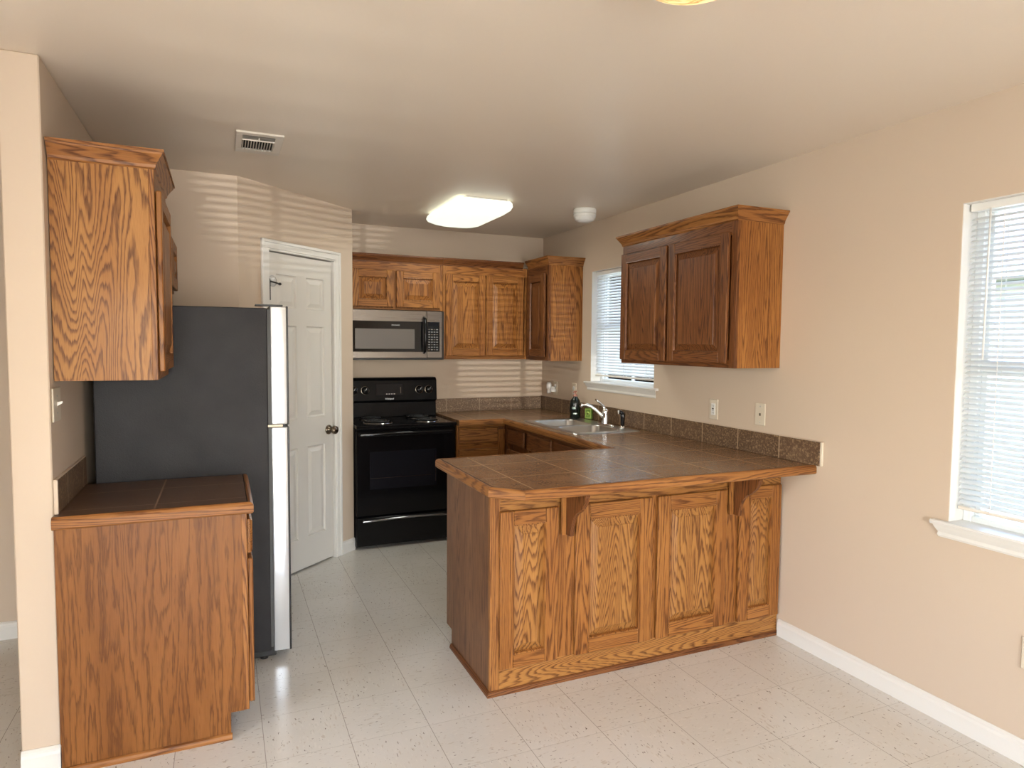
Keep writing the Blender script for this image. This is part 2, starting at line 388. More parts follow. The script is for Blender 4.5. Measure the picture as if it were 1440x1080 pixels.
# ------------------------------------------------------------------ the room
XR, YB, HC = 2.63, 5.36, 2.44
W = 'wall_paint'
struct(MB().box(-4.1, 2.8, -3.4, 5.5, -.12, 0, 'vinyl_tile'), 'floor')
struct(MB().box(-4.1, 2.8, -3.4, 5.5, HC, HC+.12, 'ceiling_paint'), 'ceiling')
W1 = (3.67, 4.50, 1.205, 2.065); W2 = (.83, 1.69, .80, 2.055)     # window openings in the right wall: y0 y1 z0 z1
b = MB(); x0, x1 = XR, XR+.17
b.box(x0, x1, -3.4, W2[0], 0, HC, W); b.box(x0, x1, W2[0], W2[1], 0, W2[2], W); b.box(x0, x1, W2[0], W2[1], W2[3], HC, W)
b.box(x0, x1, W2[1], W1[0], 0, HC, W); b.box(x0, x1, W1[0], W1[1], 0, W1[2], W); b.box(x0, x1, W1[0], W1[1], W1[3], HC, W)
b.box(x0, x1, W1[1], 5.5, 0, HC, W); struct(b, 'wall_right')
struct(MB().box(-4.1, XR, YB, YB+.14, 0, HC, W), 'wall_back')
struct(MB().box(-1.57, -1.45, 1.9, 4.0, 0, HC, W), 'wall_light_block')  # out of view, added to keep side light off the left wall end
# pantry: front wall, diagonal wall with the door, return wall beside the range
PA = Vector((.092, 4.135, 0)); PB = Vector((.857, 4.822, 0)); PU = (PB-PA).normalized(); PN = Vector((PU.y, -PU.x, 0)); PL = (PB-PA).length
TP = TM(PA, PU, PN)
b = MB(); b.box(-.54, .05, 4.135, 4.25, 0, HC, W)
b.T = TP; DU0, DU1, DZ = .228, .822, 2.05
b.box(0, DU0-.012, 0, .09, 0, HC, W); b.box(DU1+.012, PL, 0, .09, 0, HC, W); b.box(DU0-.012, DU1+.012, 0, .09, DZ+.01, HC, W)
b.T = Matrix.Identity(4); b.prism([(.857, 4.822), (.857, YB), (.77, YB), (.77, 4.86)], 0, HC, 'z', W)
b.prism([(.05, 4.135), (.092, 4.135), (.04, 4.20), (.04, 4.25)], 0, HC, 'z', W)
struct(b, 'wall_pantry')
struct(MB().box(-.655, -.54, 2.69, 5.0, 0, HC, W, bev=.004), 'wall_left')
struct(MB().box(-4.1, -.655, 4.0, 4.12, 0, HC, W), 'wall_hall')
b = MB(); b.box(-4.1, -3.98, -3.4, -.7, 0, HC, W); b.box(-4.1, -3.98, 1.1, 4.0, 0, HC, W); b.box(-4.1, -3.98, -.7, 1.1, 0, .85, W); b.box(-4.1, -3.98, -.7, 1.1, 2.05, HC, W)
struct(b, 'wall_far_left')
b = MB(); y0, y1 = -3.4, -3.28
b.box(-3.98, -1.4, y0, y1, 0, HC, W); b.box(1.6, XR, y0, y1, 0, HC, W); b.box(-1.4, 1.6, y0, y1, 2.1, HC, W); struct(b, 'wall_rear')

BP = [(0, 0), (.014, 0), (.014, .062), (.010, .072), (.010, .080), (.004, .088), (0, .088)]
def baseboard(name, path, side=1): struct(MB().sweep(path, BP, 'trim_white', side), name)
baseboard('baseboard_right', [(XR, 2.535), (XR, -3.28)], 1)
baseboard('baseboard_pantry', [((PA+PU*.893)[0], (PA+PU*.893)[1]), (PB.x, PB.y)], 1)
baseboard('baseboard_hall', [(-3.98, 4.0), (-.655, 4.0)], 1)
struct(MB().sweep([(-.655, 2.69), (-.54, 2.69)], BP, 'trim_white', 1), 'baseboard_left')

# pantry door, casing and hardware
b = MB(TP); tw, td = .062, .016
def casing(b, u0, u1, z0, z1, vert):
    if vert == 0: b.box(u0, u1, -td, 0, z0, z1, 'trim_white', bev=.002)
    prof = [(0, .010), (.008, .016), (.016, .012), (.048, .018), (.056, .021), (.062, .016)]
for (u, s_) in ((DU0+.002, -1), (DU1-.002, 1)):
    for a0, a1, d in ((0, .012, .010), (.010, .046, .014), (.044, .064, .019)):
        ua, ub = u+s_*a0, u+s_*a1; b.box(min(ua, ub), max(ua, ub), -d, 0, 0, DZ+.004+a1, 'trim_white', bev=.003)
for a0, a1, d in ((0, .012, .010), (.010, .046, .014), (.044, .064, .019)):
    b.box(DU0-a1+.002, DU1+a1-.002, -d-.0004, 0, DZ+.004+a0, DZ+.004+a1, 'trim_white', bev=.003)
for u0, u1 in ((DU0-.012, DU0-.001), (DU1+.001, DU1+.012)): b.box(u0, u1, .0, .09, 0, DZ+.009, 'trim_white')
b.box(DU0-.012, DU1+.012, 0, .09, DZ+.0035, DZ+.0098, 'trim_white')
struct(b, 'trim_1')
b = MB(TP); e = 'door_white'; yf = .012
cols = ((.302, .476), (.566, .738)); rows = ((.215, .815), (1.005, 1.605), (1.715, 1.920))
us = [DU0+.004, .302, .476, .566, .738, DU1-.004]; zs = [.012, .215, .815, 1.005, 1.605, 1.715, 1.920, DZ-.004]
for i in range(5):
    for j in range(7):
        if i in (1, 3) and j in (1, 3, 5): continue
        b.add([(us[i], yf, zs[j]), (us[i+1], yf, zs[j]), (us[i+1], yf, zs[j+1]), (us[i], yf, zs[j+1])], [(0, 1, 2, 3)], e)
for c0, c1 in cols:
    for r0, r1 in rows:
        b.rings([(c0+d, c1-d, r0+d, r1-d, yf+h) for d, h in ((0, 0), (.006, .009), (.014, .010), (.040, .002), (.044, .002))], e)
b.box(DU0+.004, DU1-.004, yf+.011, yf+.035, .012, DZ-.004, e)
for (ua, ub, za, zb) in ((us[0], us[0], 0, 0),): pass
b.add([(us[0], yf, zs[0]), (us[0], yf+.012, zs[0]), (us[0], yf+.012, zs[-1]), (us[0], yf, zs[-1])], [(0, 1, 2, 3)], e)
b.add([(us[-1], yf, zs[0]), (us[-1], yf+.012, zs[0]), (us[-1], yf+.012, zs[-1]), (us[-1], yf, zs[-1])], [(0, 1, 2, 3)], e)
b.add([(us[0], yf, zs[-1]), (us[0], yf+.012, zs[-1]), (us[-1], yf+.012, zs[-1]), (us[-1], yf, zs[-1])], [(0, 1, 2, 3)], e)
door = struct(b, 'door_1')
kc = PA+PU*.775+Vector((0, 0, .905))-PN*.012
MB().lathe(kc, [(0, 0), (.033, 0), (.033, .004), (.028, .009), (.013, .011), (.011, .030), (.014, .036), (.025, .042), (.029, .052), (.027, .064), (.018, .071), (0, .073)], 'nickel_dark', PN).build('door_knob', door)
b = MB(TP)                                             # black latch arm with a clear disc, screwed to the door
hk = thing('door_hook', 'small black metal latch hook with clear disc near top left of the white pantry door', 'hook', TP @ Vector((.262, .012, 1.80)))
b.box(.233, .248, .0, .0115, 1.755, 1.872, 'black_satin', bev=.002); b.box(.236, .2425, -.004, .0, 1.862, 1.885, 'black_satin', bev=.001); b.build('bracket', hk)
MB(TP).tube([(.232, -.008, 1.868), (.28, -.010, 1.862), (.305, -.010, 1.858)], .0045, 'black_satin').lathe((.312, -.010, 1.857), [(0, -.010), (.006, -.009), (.009, 0), (.006, .009), (0, .010)], 'black_satin', (1, 0, 0), 12).build('arm', hk)
MB(TP).lathe((.272, .0115, 1.872), [(0, 0), (.034, 0), (.035, .002), (.034, .004), (.02, .009), (0, .010)], 'clear_plastic', (0, -1, 0), 28).build('disc', hk)

# ------------------------------------------------------------------ windows on the right wall, blinds
def window(name, y0, y1, z0, z1):
    xa, xb = XR+.085, XR+.150
    b = MB(); v = 'vinyl_frame'; fw = .035
    b.box(xa, xb, y0, y0+fw, z0, z1, v, bev=.004); b.box(xa, xb, y1-fw, y1, z0, z1, v, bev=.004)
    b.box(xa, xb, y0+fw, y1-fw, z0, z0+fw, v, bev=.004); b.box(xa, xb, y0+fw, y1-fw, z1-fw, z1, v, bev=.004)
    for q in ((y0, y0+.003, z0, z1), (y1-.003, y1, z0, z1), (y0, y1, z1-.003, z1)): b.box(XR+.001, xa, q[0], q[1], q[2], q[3], 'trim_white')
    o = struct(b, name); zm = (z0+z1)/2
    MB().box(xa+.012, xb-.02, y0+fw, y1-fw, zm-.022, zm+.022, v, bev=.003).build('meeting_rail', o)
    b = MB()
    for a, c in ((z0+fw, zm-.022), (zm+.022, z1-fw)):
        b.box(xa+.02, xa+.045, y0+fw, y0+fw+.022, a, c, v, bev=.002); b.box(xa+.02, xa+.045, y1-fw-.022, y1-fw, a, c, v, bev=.002)
    b.box(xa+.02, xa+.045, (y0+y1)/2-.008, (y0+y1)/2+.008, z0+fw, z1-fw, v)
    b.build('sash', o)
    MB().box(xa+.030, xa+.033, y0+fw, y1-fw, z0+fw, z1-fw, 'window_glass').build('window_pane', o)
    return o
def sill(name, y0, y1, z):
    b = MB(); v = 'trim_white'
    b.prism([(XR+.085, z-.001), (XR-.001, z-.001), (XR-.001, z-.0105), (XR+.085, z-.0105)], y0+.001, y1-.001, 'y', v)
    b.prism([(XR-.001, z-.001), (XR-.028, z-.001), (XR-.033, z-.008), (XR-.028, z-.018), (XR-.001, z-.018)], y0-.055, y1+.055, 'y', v)
    # apron, moulded and returned at its ends
    b.T = Matrix.Identity(4)
    pr = [(0, z-.068), (.006, z-.068), (.010, z-.060), (.008, z-.048), (.018, z-.030), (.022, z-.019), (0, z-.019)]
    n = len(pr); vs = []; e0, e1 = y0-.048, y1+.048
    for sgn, ye in ((1, e0), (-1, e1)):
        for o_, zz in pr: vs.append((XR-.0005-o_, ye+sgn*(.022-o_)*1.0, zz))
    fs = [(k, (k+1) % n, n+(k+1) % n, n+k) for k in range(n)]+[list(range(n)), [n+k for k in range(n)]]
    b.add(vs, fs, v); return struct(b, name)
window('window_1', *W1); window('window_2', *W2)
sill('trim_2', W1[0], W1[1], W1[2]+.012); sill('trim_3', W2[0], W2[1], W2[2]+.012)
def blind(label, y0, y1, z0, z1, tilt, xm, sw=.025, pitch=.0212, wand=True, axis='y', group=None):
    t = thing('window_blind', label, 'blind', (xm, (y0+y1)/2, z0))
    ya, yb = y0+.006, y1-.006
    MB().box(xm-.014, xm+.014, ya, yb, z1-.032, z1-.003, 'plastic_white', bev=.002).build('headrail', t)
    MB().box(xm-.012, xm+.012, ya+.002, yb-.002, z0, z0+.013, 'grille_white', bev=.003).build('bottom_rail', t)
    b = MB(); z = z0+.03; c, s_ = math.cos(tilt), math.sin(tilt)
    while z < z1-.045:
        pts = []
        for k in range(5):
            q = (k/4-.5)*sw; h = .0022*(1-(2*k/4-1)**2)
            pts.append((xm+q*c-h*s_, z+q*s_+h*c))
        vs = [(p[0], ya+.003, p[1]) for p in pts]+[(p[0], yb-.003, p[1]) for p in pts]+[(p[0]+.0004*s_, ya+.003, p[1]-.0006) for p in pts]+[(p[0]+.0004*s_, yb-.003, p[1]-.0006) for p in pts]
        fs = [(k, k+1, 6+k, 5+k) for k in range(4)]+[(10+k, 15+k, 16+k, 11+k) for k in range(4)]+[(0, 5, 15, 10), (4, 14, 19, 9)]
        b.add(vs, fs, 'blind_slat', smooth=False); z += pitch
    b.build('slats', t)
    b = MB()
    for yy in (y0+.13, y1-.13, (y0+y1)/2):
        for dx in (-.0135, .0135): b.box(xm+dx-.0006, xm+dx+.0006, yy-.0012, yy+.0012, z0+.01, z1-.03, 'blind_cord')
    b.build('ladder_cord', t)
    if wand: MB().tube([(xm-.022, y1-.085, z1-.03), (xm-.024, y1-.083, z1-.6)], .0035, 'blind_cord', 8).build('wand', t)
    return t
blind('half closed white slatted blind in the sink window beside the oak wall cabinet', W1[0]+.004, W1[1]-.004, W1[2]+.055, W1[3], math.radians(47), XR+.045, wand=False)
blind('half open white slatted blind in the large window at the right edge of the room', W2[0]+.004, W2[1]-.004, W2[2]+.062, W2[3], math.radians(31), XR+.045)

# ------------------------------------------------------------------ cabinets
def door_panel(parent, T, w, h, m='oak', th=.019, fr=.056, name='door', panel='panel', pm=None, mh=None):
    """raised panel door; local x 0..w, z 0..h, back at y=0, front at y=-th"""
    b = MB(T); f = min(fr, w*.3, h*.3); mh = mh or m
    b.box(0, f, -th, 0, 0, h, m, 'z', bev=.0035); b.box(w-f, w, -th, 0, 0, h, m, 'z', bev=.0035)
    b.box(f+.0002, w-f-.0002, -th+.0004, 0, 0, f, mh, 'x', bev=.003); b.box(f+.0002, w-f-.0002, -th+.0004, 0, h-f, h, mh, 'x', bev=.003)
    b.rings([(f-.002, w-f+.002, f-.002, h-f+.002, -th-.0006), (f+.003, w-f-.003, f+.003, h-f-.003, -th-.0012), (f+.007, w-f-.007, f+.007, h-f-.007, -th+.012)], m, cap=False)
    d = b.build(name, parent)
    s_ = min(.030, (w-2*f)*.22, (h-2*f)*.22); b = MB(T)
    b.rings([(f+k, w-f-k, f+k, h-f-k, -th+y) for k, y in ((.004, .0145), (.010, .0145), (.010+s_*.5, .0090), (.010+s_, .0030), (.0115+s_, .0008))], pm or m)
    b.build(panel, d); return d
def drawer_front(parent, T, w, h, m='oak', name='drawer'):
    b = MB(T); b.box(0, w, -.012, 0, 0, h, m, 'x', bev=.002)
    b.rings([(k, w-k, k, h-k, y) for k, y in ((.001, -.012), (.003, -.0145), (.010, -.019), (.012, -.019))], m, 'x'); return b.build(name, parent)
def crown(z):
    return [(-.012, z-.075), (.004, z-.075), (.006, z-.066), (.012, z-.060), (.014, z-.050), (.026, z-.030), (.036, z-.016), (.038, z-.010), (.042, z-.010), (.042, z), (-.012, z)]

# left upper cabinet (front faces +x)
c = thing('wall_cabinet', 'large oak wall cabinet at upper left, its strongly grained side facing the camera', 'cabinet', (-.375, 3.02, 1.357))
xa, xb, ya, yb, za, zb = -.537, -.235, 2.75, 3.29, 1.357, 2.125
b = MB(); b.box(xa, xb, ya+.006, yb, za+.01, zb, 'oak'); b.build('body', c)
MB().box(xa, xb, ya, ya+.006, za, zb, 'oak_bold').build('side_panel', c)
b = MB(); b.box(xb, xb+.019, ya, ya+.04, za, zb, 'oak_trim', 'z', bev=.0015); b.box(xb, xb+.019, yb-.04, yb, za, zb, 'oak', 'z', bev=.0015)
b.box(xb, xb+.0188, ya+.04, yb-.04, za, za+.045, 'oak', 'y'); b.box(xb, xb+.0188, ya+.04, yb-.04, zb-.08, zb, 'oak', 'y'); b.build('face_frame', c)
door_panel(c, TM((xb+.021, ya+.020, za+.030), (0, 1, 0), (1, 0, 0)), yb-ya-.045, .66, 'oak')
MB().sweep([(xa+.001, ya+.006), (xb+.013, ya+.006), (xb+.013, yb-.006), (xa+.001, yb-.006)], crown(2.182), 'oak_trim', 1).build('crown_moulding', c)
# cabinet over the refrigerator
c = thing('wall_cabinet', 'shallow oak cabinet above the refrigerator, mostly hidden behind the left wall cabinet', 'cabinet', (-.375, 3.7, 1.76))
ya, yb, za, zb = 3.345, 4.12, 1.76, 2.03
xb = -.258
b = MB(); b.box(xa, xb+.019, ya, yb, za, zb, 'oak', bev=.001); b.build('body', c)
for k in range(2): door_panel(c, TM((xb+.021, ya+.02+k*.375, za+.015), (0, 1, 0), (1, 0, 0)), .36, .24, 'oak')

# left base cabinet
c = thing('base_cabinet', 'oak base cabinet at lower left with plain blotchy side panel facing the camera', 'cabinet', (-.23, 2.93, 0))
ya, yb = 2.65, 3.20; ZT = .90
b = MB(); b.box(-.535, .05, ya+.006, yb, .10, .856, 'oak_plain'); b.box(-.535, .0, ya+.03, yb, 0, .10, 'oak_dark_shade'); b.build('body', c)
MB().prism([(-.532, 0), (.008, 0), (.008, .10), (.054, .10), (.054, .856), (-.532, .856)], ya, ya+.006, 'y', 'oak_plain').build('side_panel', c)
b = MB(); b.box(.054, .074, ya, ya+.04, .10, .856, 'oak_trim', 'z', bev=.0015); b.box(.05, .074, yb-.04, yb, .10, .856, 'oak', bev=.0015)
b.box(.05, .0735, ya+.04, yb-.04, .10, .14, 'oak', 'y'); b.box(.05, .0735, ya+.04, yb-.04, .80, .856, 'oak', 'y'); b.box(.05, .0735, ya+.04, yb-.04, .67, .71, 'oak', 'y'); b.build('face_frame', c)
drawer_front(c, TM((.075, ya+.02, .700), (0, 1, 0), (1, 0, 0)), .51, .130)
door_panel(c, TM((.075, ya+.02, .118), (0, 1, 0), (1, 0, 0)), .51, .56)
MB().sweep([(-.532, ya), (.012, ya)], [(0, 0), (.013, 0), (.013, .010), (.009, .018), (.003, .022), (0, .022)], 'oak_trim', 1).build('shoe_moulding', c)
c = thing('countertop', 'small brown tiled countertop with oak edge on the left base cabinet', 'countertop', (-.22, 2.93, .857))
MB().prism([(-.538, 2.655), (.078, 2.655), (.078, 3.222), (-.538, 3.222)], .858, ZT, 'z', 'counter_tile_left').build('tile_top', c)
EP = lambda z: [(0, z-.042), (.014, z-.042), (.0195, z-.036), (.0195, z-.012), (.016, z-.004), (.009, z+.0015), (.003, z+.0015), (.001, z-.001), (0, z-.001)]
MB().sweep([(-.538, 2.655), (.0785, 2.655), (.0785, 3.222)], EP(ZT), 'oak_trim', 1).build('wood_edge', c)
MB().sweep([(-.538, 2.6555), (.078, 2.6555), (.078, 3.222)], [(-.0035, ZT-.002), (.0, ZT-.002), (.0, ZT+.0006), (-.0035, ZT+.0006)], 'dark_void', 1).build('edge_joint', c)
sp = MB().box(-.5385, -.527, 2.70, 3.225, ZT+.001, ZT+.118, 'splash_tile', bev=.001).build('backsplash', None)
sp['label'] = 'short brown tile backsplash on the left wall above the small counter'; sp['category'] = 'backsplash'
MB().box(-.5384, -.526, 2.690, 2.7, ZT+.001, ZT+.118, 'wall_paint', bev=.001).box(-.5384, -.528, 2.69, 3.225, ZT+.1182, ZT+.121, 'wall_paint').build('caulk_edge', sp)

# right wall cabinet (front faces -x)
c = thing('wall_cabinet', 'oak wall cabinet with two raised panel doors right of the sink window', 'cabinet', (2.48, 3.09, 1.39))
xa, xb, ya, yb, za, zb = 2.349, XR-.001, 2.585, 3.605, 1.388, 2.125
def face_frame(T, w, h, c, m='oak_dark_shade', st=.04, top=.075, bot=.04, mids=()):
    b = MB(T); t_ = .019
    b.box(0, st, -t_, 0, 0, h, m, bev=.001); b.box(w-st, w, -t_, 0, 0, h, m, bev=.001)
    b.box(st, w-st, -t_+.0004, 0, 0, bot, m, 'x'); b.box(st, w-st, -t_+.0004, 0, h-top, h, m, 'x')
    for u in mids: b.box(u-st/2, u+st/2, -t_+.0002, 0, bot, h-top, m)
    return b.build('face_frame', c)
b = MB(); b.box(xa, xb, ya+.006, yb, za+.01, zb, 'oak_dark_shade'); b.build('body', c)
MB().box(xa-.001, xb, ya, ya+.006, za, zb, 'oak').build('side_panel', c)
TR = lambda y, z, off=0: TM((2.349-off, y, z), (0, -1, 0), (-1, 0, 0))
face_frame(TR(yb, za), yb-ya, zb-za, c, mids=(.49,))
for yy, ww in ((3.110, .482), (3.594, .462)): door_panel(c, TR(yy, 1.410, .021), ww, .655, 'oak_dark_shade')
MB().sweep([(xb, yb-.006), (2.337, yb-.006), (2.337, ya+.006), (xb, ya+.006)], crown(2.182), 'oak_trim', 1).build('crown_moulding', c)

# uppers on the back wall
YF = 5.05
c = thing('wall_cabinet', 'short oak cabinet with two small doors above the microwave', 'cabinet', (1.23, 5.2, 1.76))
MB().box(.86, 1.599, YF+.019, YB-.001, 1.757, 2.125, 'oak').build('body', c)
face_frame(TM((.86, YF+.019, 1.757), (1, 0, 0), (0, -1, 0)), .739, .368, c, 'oak', .03, .07, .012, (.352,))
for xx, ww in ((.885, .320), (1.226, .340)): door_panel(c, TM((xx, YF-.002, 1.776), (1, 0, 0), (0, -1, 0)), ww, .278, 'oak', fr=.052)
MB().sweep([(.8595, YF+.012), (1.599, YF+.012)], crown(2.172), 'oak_dark_shade', 1).build('crown_moulding', c)
c = thing('wall_cabinet', 'oak wall cabinet with two tall doors between the microwave and the corner', 'cabinet', (1.95, 5.2, 1.375))
MB().box(1.601, 2.339, YF+.019, YB-.001, 1.376, 2.125, 'oak').build('body', c)
face_frame(TM((1.601, YF+.019, 1.376), (1, 0, 0), (0, -1, 0)), .738, .749, c, 'oak', .03, .075, .035, (.365,))
for xx, ww in ((1.621, .336), (1.962, .332)): door_panel(c, TM((xx, YF-.002, 1.405), (1, 0, 0), (0, -1, 0)), ww, .647, 'oak')
MB().sweep([(1.601, YF+.012), (2.290, YF+.012)], crown(2.172), 'oak_dark_shade', 1).build('crown_moulding', c)
c = thing('wall_cabinet', 'oak corner wall cabinet left of the sink window, side panel facing the camera', 'cabinet', (2.48, 4.9, 1.376))
ya, yb = 4.64, YB-.001
MB().box(2.35, XR-.001, ya+.006, yb, 1.38, 2.125, 'oak_dark_shade').build('body', c)
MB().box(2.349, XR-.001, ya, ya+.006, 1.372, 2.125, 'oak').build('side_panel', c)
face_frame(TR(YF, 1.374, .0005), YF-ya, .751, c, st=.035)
door_panel(c, TR(5.000, 1.402, .021), .315, .655, 'oak_dark_shade')
MB().sweep([(2.337, YF+.012-.042), (2.337, ya+.006), (XR-.001, ya+.006)], crown(2.182), 'oak_trim', 1).build('crown_moulding', c)

# base cabinets under the L shaped run
c = thing('base_cabinet', 'oak base cabinet with drawers between the black range and the corner', 'cabinet', (1.83, 5.08, 0))
MB().box(1.626, 2.049, 4.799, YB-.001, .10, .88, 'oak_dark_shade').box(1.626, 2.049, 4.85, YB-.001, 0, .10, 'oak_dark_shade').build('body', c)
b = MB(TM((1.626, 4.799, .10), (1, 0, 0), (0, -1, 0)))
b.box(0, .018, -.019, 0, 0, .78, 'oak'); b.box(.345, .40, -.019, 0, 0, .735, 'oak', bev=.001); b.box(.018, .40, -.0186, 0, .755, .78, 'oak', 'x')
b.box(.018, .345, -.0186, 0, .595, .635, 'oak', 'x'); b.box(.018, .345, -.0186, 0, 0, .04, 'oak', 'x'); b.build('face_frame', c)
for z, h in ((.735, .125), (.570, .125), (.350, .200), (.130, .200)): drawer_front(c, TM((1.640, 4.779, z), (1, 0, 0), (0, -1, 0)), .326, h, 'oak_trim')
c = thing('base_cabinet', 'dark shaded oak sink base cabinet with false drawer fronts under the sink', 'cabinet', (2.33, 3.97, 0))
MB().box(2.05, XR-.001, 3.16, 4.795, .10, .72, 'oak_dark_shade').box(2.10, XR-.001, 3.16, 4.795, 0, .10, 'oak_dark_shade').box(2.05, 2.07, 3.16, 4.795, .72, .88, 'oak_dark_shade').build('body', c)
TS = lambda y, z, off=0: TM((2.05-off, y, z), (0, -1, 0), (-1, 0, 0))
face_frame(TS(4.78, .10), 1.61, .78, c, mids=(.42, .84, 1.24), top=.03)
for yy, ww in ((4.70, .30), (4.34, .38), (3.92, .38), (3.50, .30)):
    drawer_front(c, TS(yy, .735, .020), ww, .118, 'oak_dark_shade'); door_panel(c, TS(yy, .13, .020), ww, .56, 'oak_dark_shade')

# peninsula
c = thing('peninsula_cabinet', 'long oak peninsula with four raised panels and two brackets under the tiled counter', 'cabinet', (1.83, 2.85, 0))
yf = 2.55
MB().box(1.026, XR-.002, yf+.019, 3.12, .09, .88, 'oak_dark_shade').box(1.026, XR-.002, yf+.019, 3.05, 0, .09, 'oak_dark_shade').build('body', c)
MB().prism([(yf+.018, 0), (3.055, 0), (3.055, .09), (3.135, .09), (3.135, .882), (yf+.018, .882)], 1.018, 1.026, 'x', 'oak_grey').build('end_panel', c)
b = MB(TM((1.018, yf+.019, 0), (1, 0, 0), (0, -1, 0)))
for u0, u1 in ((0, .044), (.305, .404), (.805, .845), (1.245, 1.335), (1.585, 1.6095)): b.box(u0, u1, -.019, 0, 0 if u0 == 0 else .112, .882 if u0 in (0,) else .80, 'oak_trim' if u0 == 0 else 'oak', bev=.0012)
b.box(.044, 1.6095, -.0188, 0, 0, .118, 'oak_bold', 'x'); b.box(.044, 1.6095, -.0188, 0, .79, .882, 'oak_bold', 'x')
b.build('face_frame', c)
for x0_, x1_ in ((1.058, 1.333), (1.420, 1.826), (1.858, 2.268), (2.350, 2.618)):
    door_panel(c, TM((x0_, yf-.001, .112), (1, 0, 0), (0, -1, 0)), x1_-x0_, .683, 'oak', fr=.070 if x1_-x0_ > .3 else .062, pm='oak_bold', th=.018)
MB().sweep([(1.018, 3.05), (1.018, yf), (XR-.002, yf)], [(0, 0), (.013, 0), (.013, .010), (.009, .018), (.003, .022), (0, .022)], 'oak_dark_shade', 1).build('shoe_moulding', c)
def bracket(x, lab):
    b = MB(); zt = .882; zb_ = .672; yb_ = yf-.020; yt = 2.352
    pts = [(yb_, zt), (yt, zt), (yt, zt-.012)]
    for k in range(9):                                   # upper convex-concave S outline
        a = k/8; pts.append((yt+.006+.062*a**1.6, zt-.014-.078*a**.8))
    pts.append((yt+.082, zt-.098))
    for k in range(9):
        a = k/8; pts.append((yt+.082+.050*math.sin(a*PI/2), zt-.098-.112*(a**1.0)+.012*math.sin(a*PI)))
    pts += [(yb_, zb_)]
    b.prism(pts, x, x+.020, 'x', 'oak_dark_shade', 'z', bev=.0008)
    b2 = MB().box(x-.022, x-.0005, yb_-.012, yb_, zb_, zt, 'oak', bev=.001)
    o = b.build('bracket', c, label=lab); b2.build('back_plate', o)
bracket(1.362, 'curved oak bracket nearer the left end'); bracket(2.292, 'curved oak bracket near the wall')

# worktop with tile top and oak edge
ZC = .925
c = thing('countertop', 'large brown tiled countertop running from the range round the sink and over the peninsula', 'countertop', (2.0, 3.5, .883))
b = MB(); ct = 'counter_tile'; z0_, z1_ = .884, ZC; XW = XR-.001
SX0, SX1, SY0, SY1 = 2.085, 2.535, 3.725, 4.495
b.prism([(.985, 3.145), (.985, 2.450), (1.085, 2.350), (XW, 2.350), (XW, 3.145)], z0_, z1_, 'z', ct)
for r in ((2.0, XW, 3.145, SY0), (2.0, SX0, SY0, SY1), (SX1, XW, SY0, SY1), (2.0, XW, SY1, YB-.001), (1.621, 2.0, 4.72, YB-.001)): b.prism([(r[0], r[2]), (r[1], r[2]), (r[1], r[3]), (r[0], r[3])], z0_, z1_, 'z', ct)
b.build('tile_top', c)
MB().sweep([(XW, 2.350), (1.085, 2.350), (.985, 2.450), (.985, 3.145), (2.0, 3.145), (2.0, 4.72), (1.621, 4.72)], EP(ZC), 'oak_trim', 1 if False else -1).build('wood_edge', c)
MB().sweep([(XW, 2.3505), (1.0852, 2.3505), (.9855, 2.4502), (.9855, 3.145), (2.0, 3.1445), (2.0005, 4.7205), (1.621, 4.7205)], [(-.0035, ZC-.002), (.0, ZC-.002), (.0, ZC+.0006), (-.0035, ZC+.0006)], 'dark_void', -1).build('edge_joint', c)
sp = MB().box(XR-.013, XR-.001, 2.305, YB-.013, ZC+.001, ZC+.116, 'splash_tile', bev=.001).build('backsplash', None)
sp['label'] = 'dark brown tile backsplash running along the right wall behind the sink and peninsula'; sp['category'] = 'backsplash'
MB().box(XR-.0125, XR-.001, 2.294, 2.3048, ZC+.001, ZC+.116, 'plate_cream', bev=.001).box(XR-.010, XR-.001, 2.294, YB-.013, ZC+.1162, ZC+.119, 'wall_paint').build('caulk_edge', sp)
sp = MB().box(1.62, XR-.001, YB-.012, YB-.001, ZC+.001, ZC+.112, 'splash_tile_back', bev=.001).build('backsplash', None)
sp['label'] = 'speckled brown tile backsplash on the back wall between range and corner'; sp['category'] = 'backsplash'

# ------------------------------------------------------------------ refrigerator
f = thing('refrigerator', 'dark grey refrigerator with bright steel door edges beside the left base cabinet', 'refrigerator', (-.13, 3.6, 0))
MB().box(-.50, .190, 3.25, 3.93, .045, 1.655, 'fridge_side', bev=.004).build('body', f)
MB().box(.10, .215, 3.27, 3.91, .012, .058, 'black_satin', bev=.004).build('toe_grille', f)
MB().box(.190, .202, 3.258, 3.92, .06, 1.650, 'gasket').build('gasket', f)
for nm, za, zb, lb in (('freezer_door', 1.118, 1.664, 'short upper door'), ('fridge_door', .040, 1.104, 'tall lower door')):
    d = MB().box(.203, .278, 3.2495, 3.93, za, zb, 'fridge_door_edge', bev=.006, seg=3).build(nm, f, label=lb)
    MB().box(.272, .2815, 3.247, 3.932, za-.002, zb+.002, 'black_satin', bev=.003).build('door_skin', d)
    MB().box(.2015, .2045, 3.2485, 3.931, za, zb, 'black_satin').build('door_rim', d)
    hz = (za+.02, za+.40) if za > 1 else (zb-.52, zb-.02)
    h = MB().tube([(.281, 3.86, hz[0]), (.318, 3.86, hz[0]+.03), (.322, 3.86, (hz[0]+hz[1])/2), (.318, 3.86, hz[1]-.03), (.281, 3.86, hz[1])], .010, 'black_satin').build('handle', d)
MB().box(.185, .255, 3.252, 3.30, 1.1045, 1.1175, 'nickel_dark', bev=.002).build('hinge', f)
MB().box(.14, .26, 3.252, 3.30, 1.6645, 1.672, 'black_satin', bev=.002).build('hinge', f)
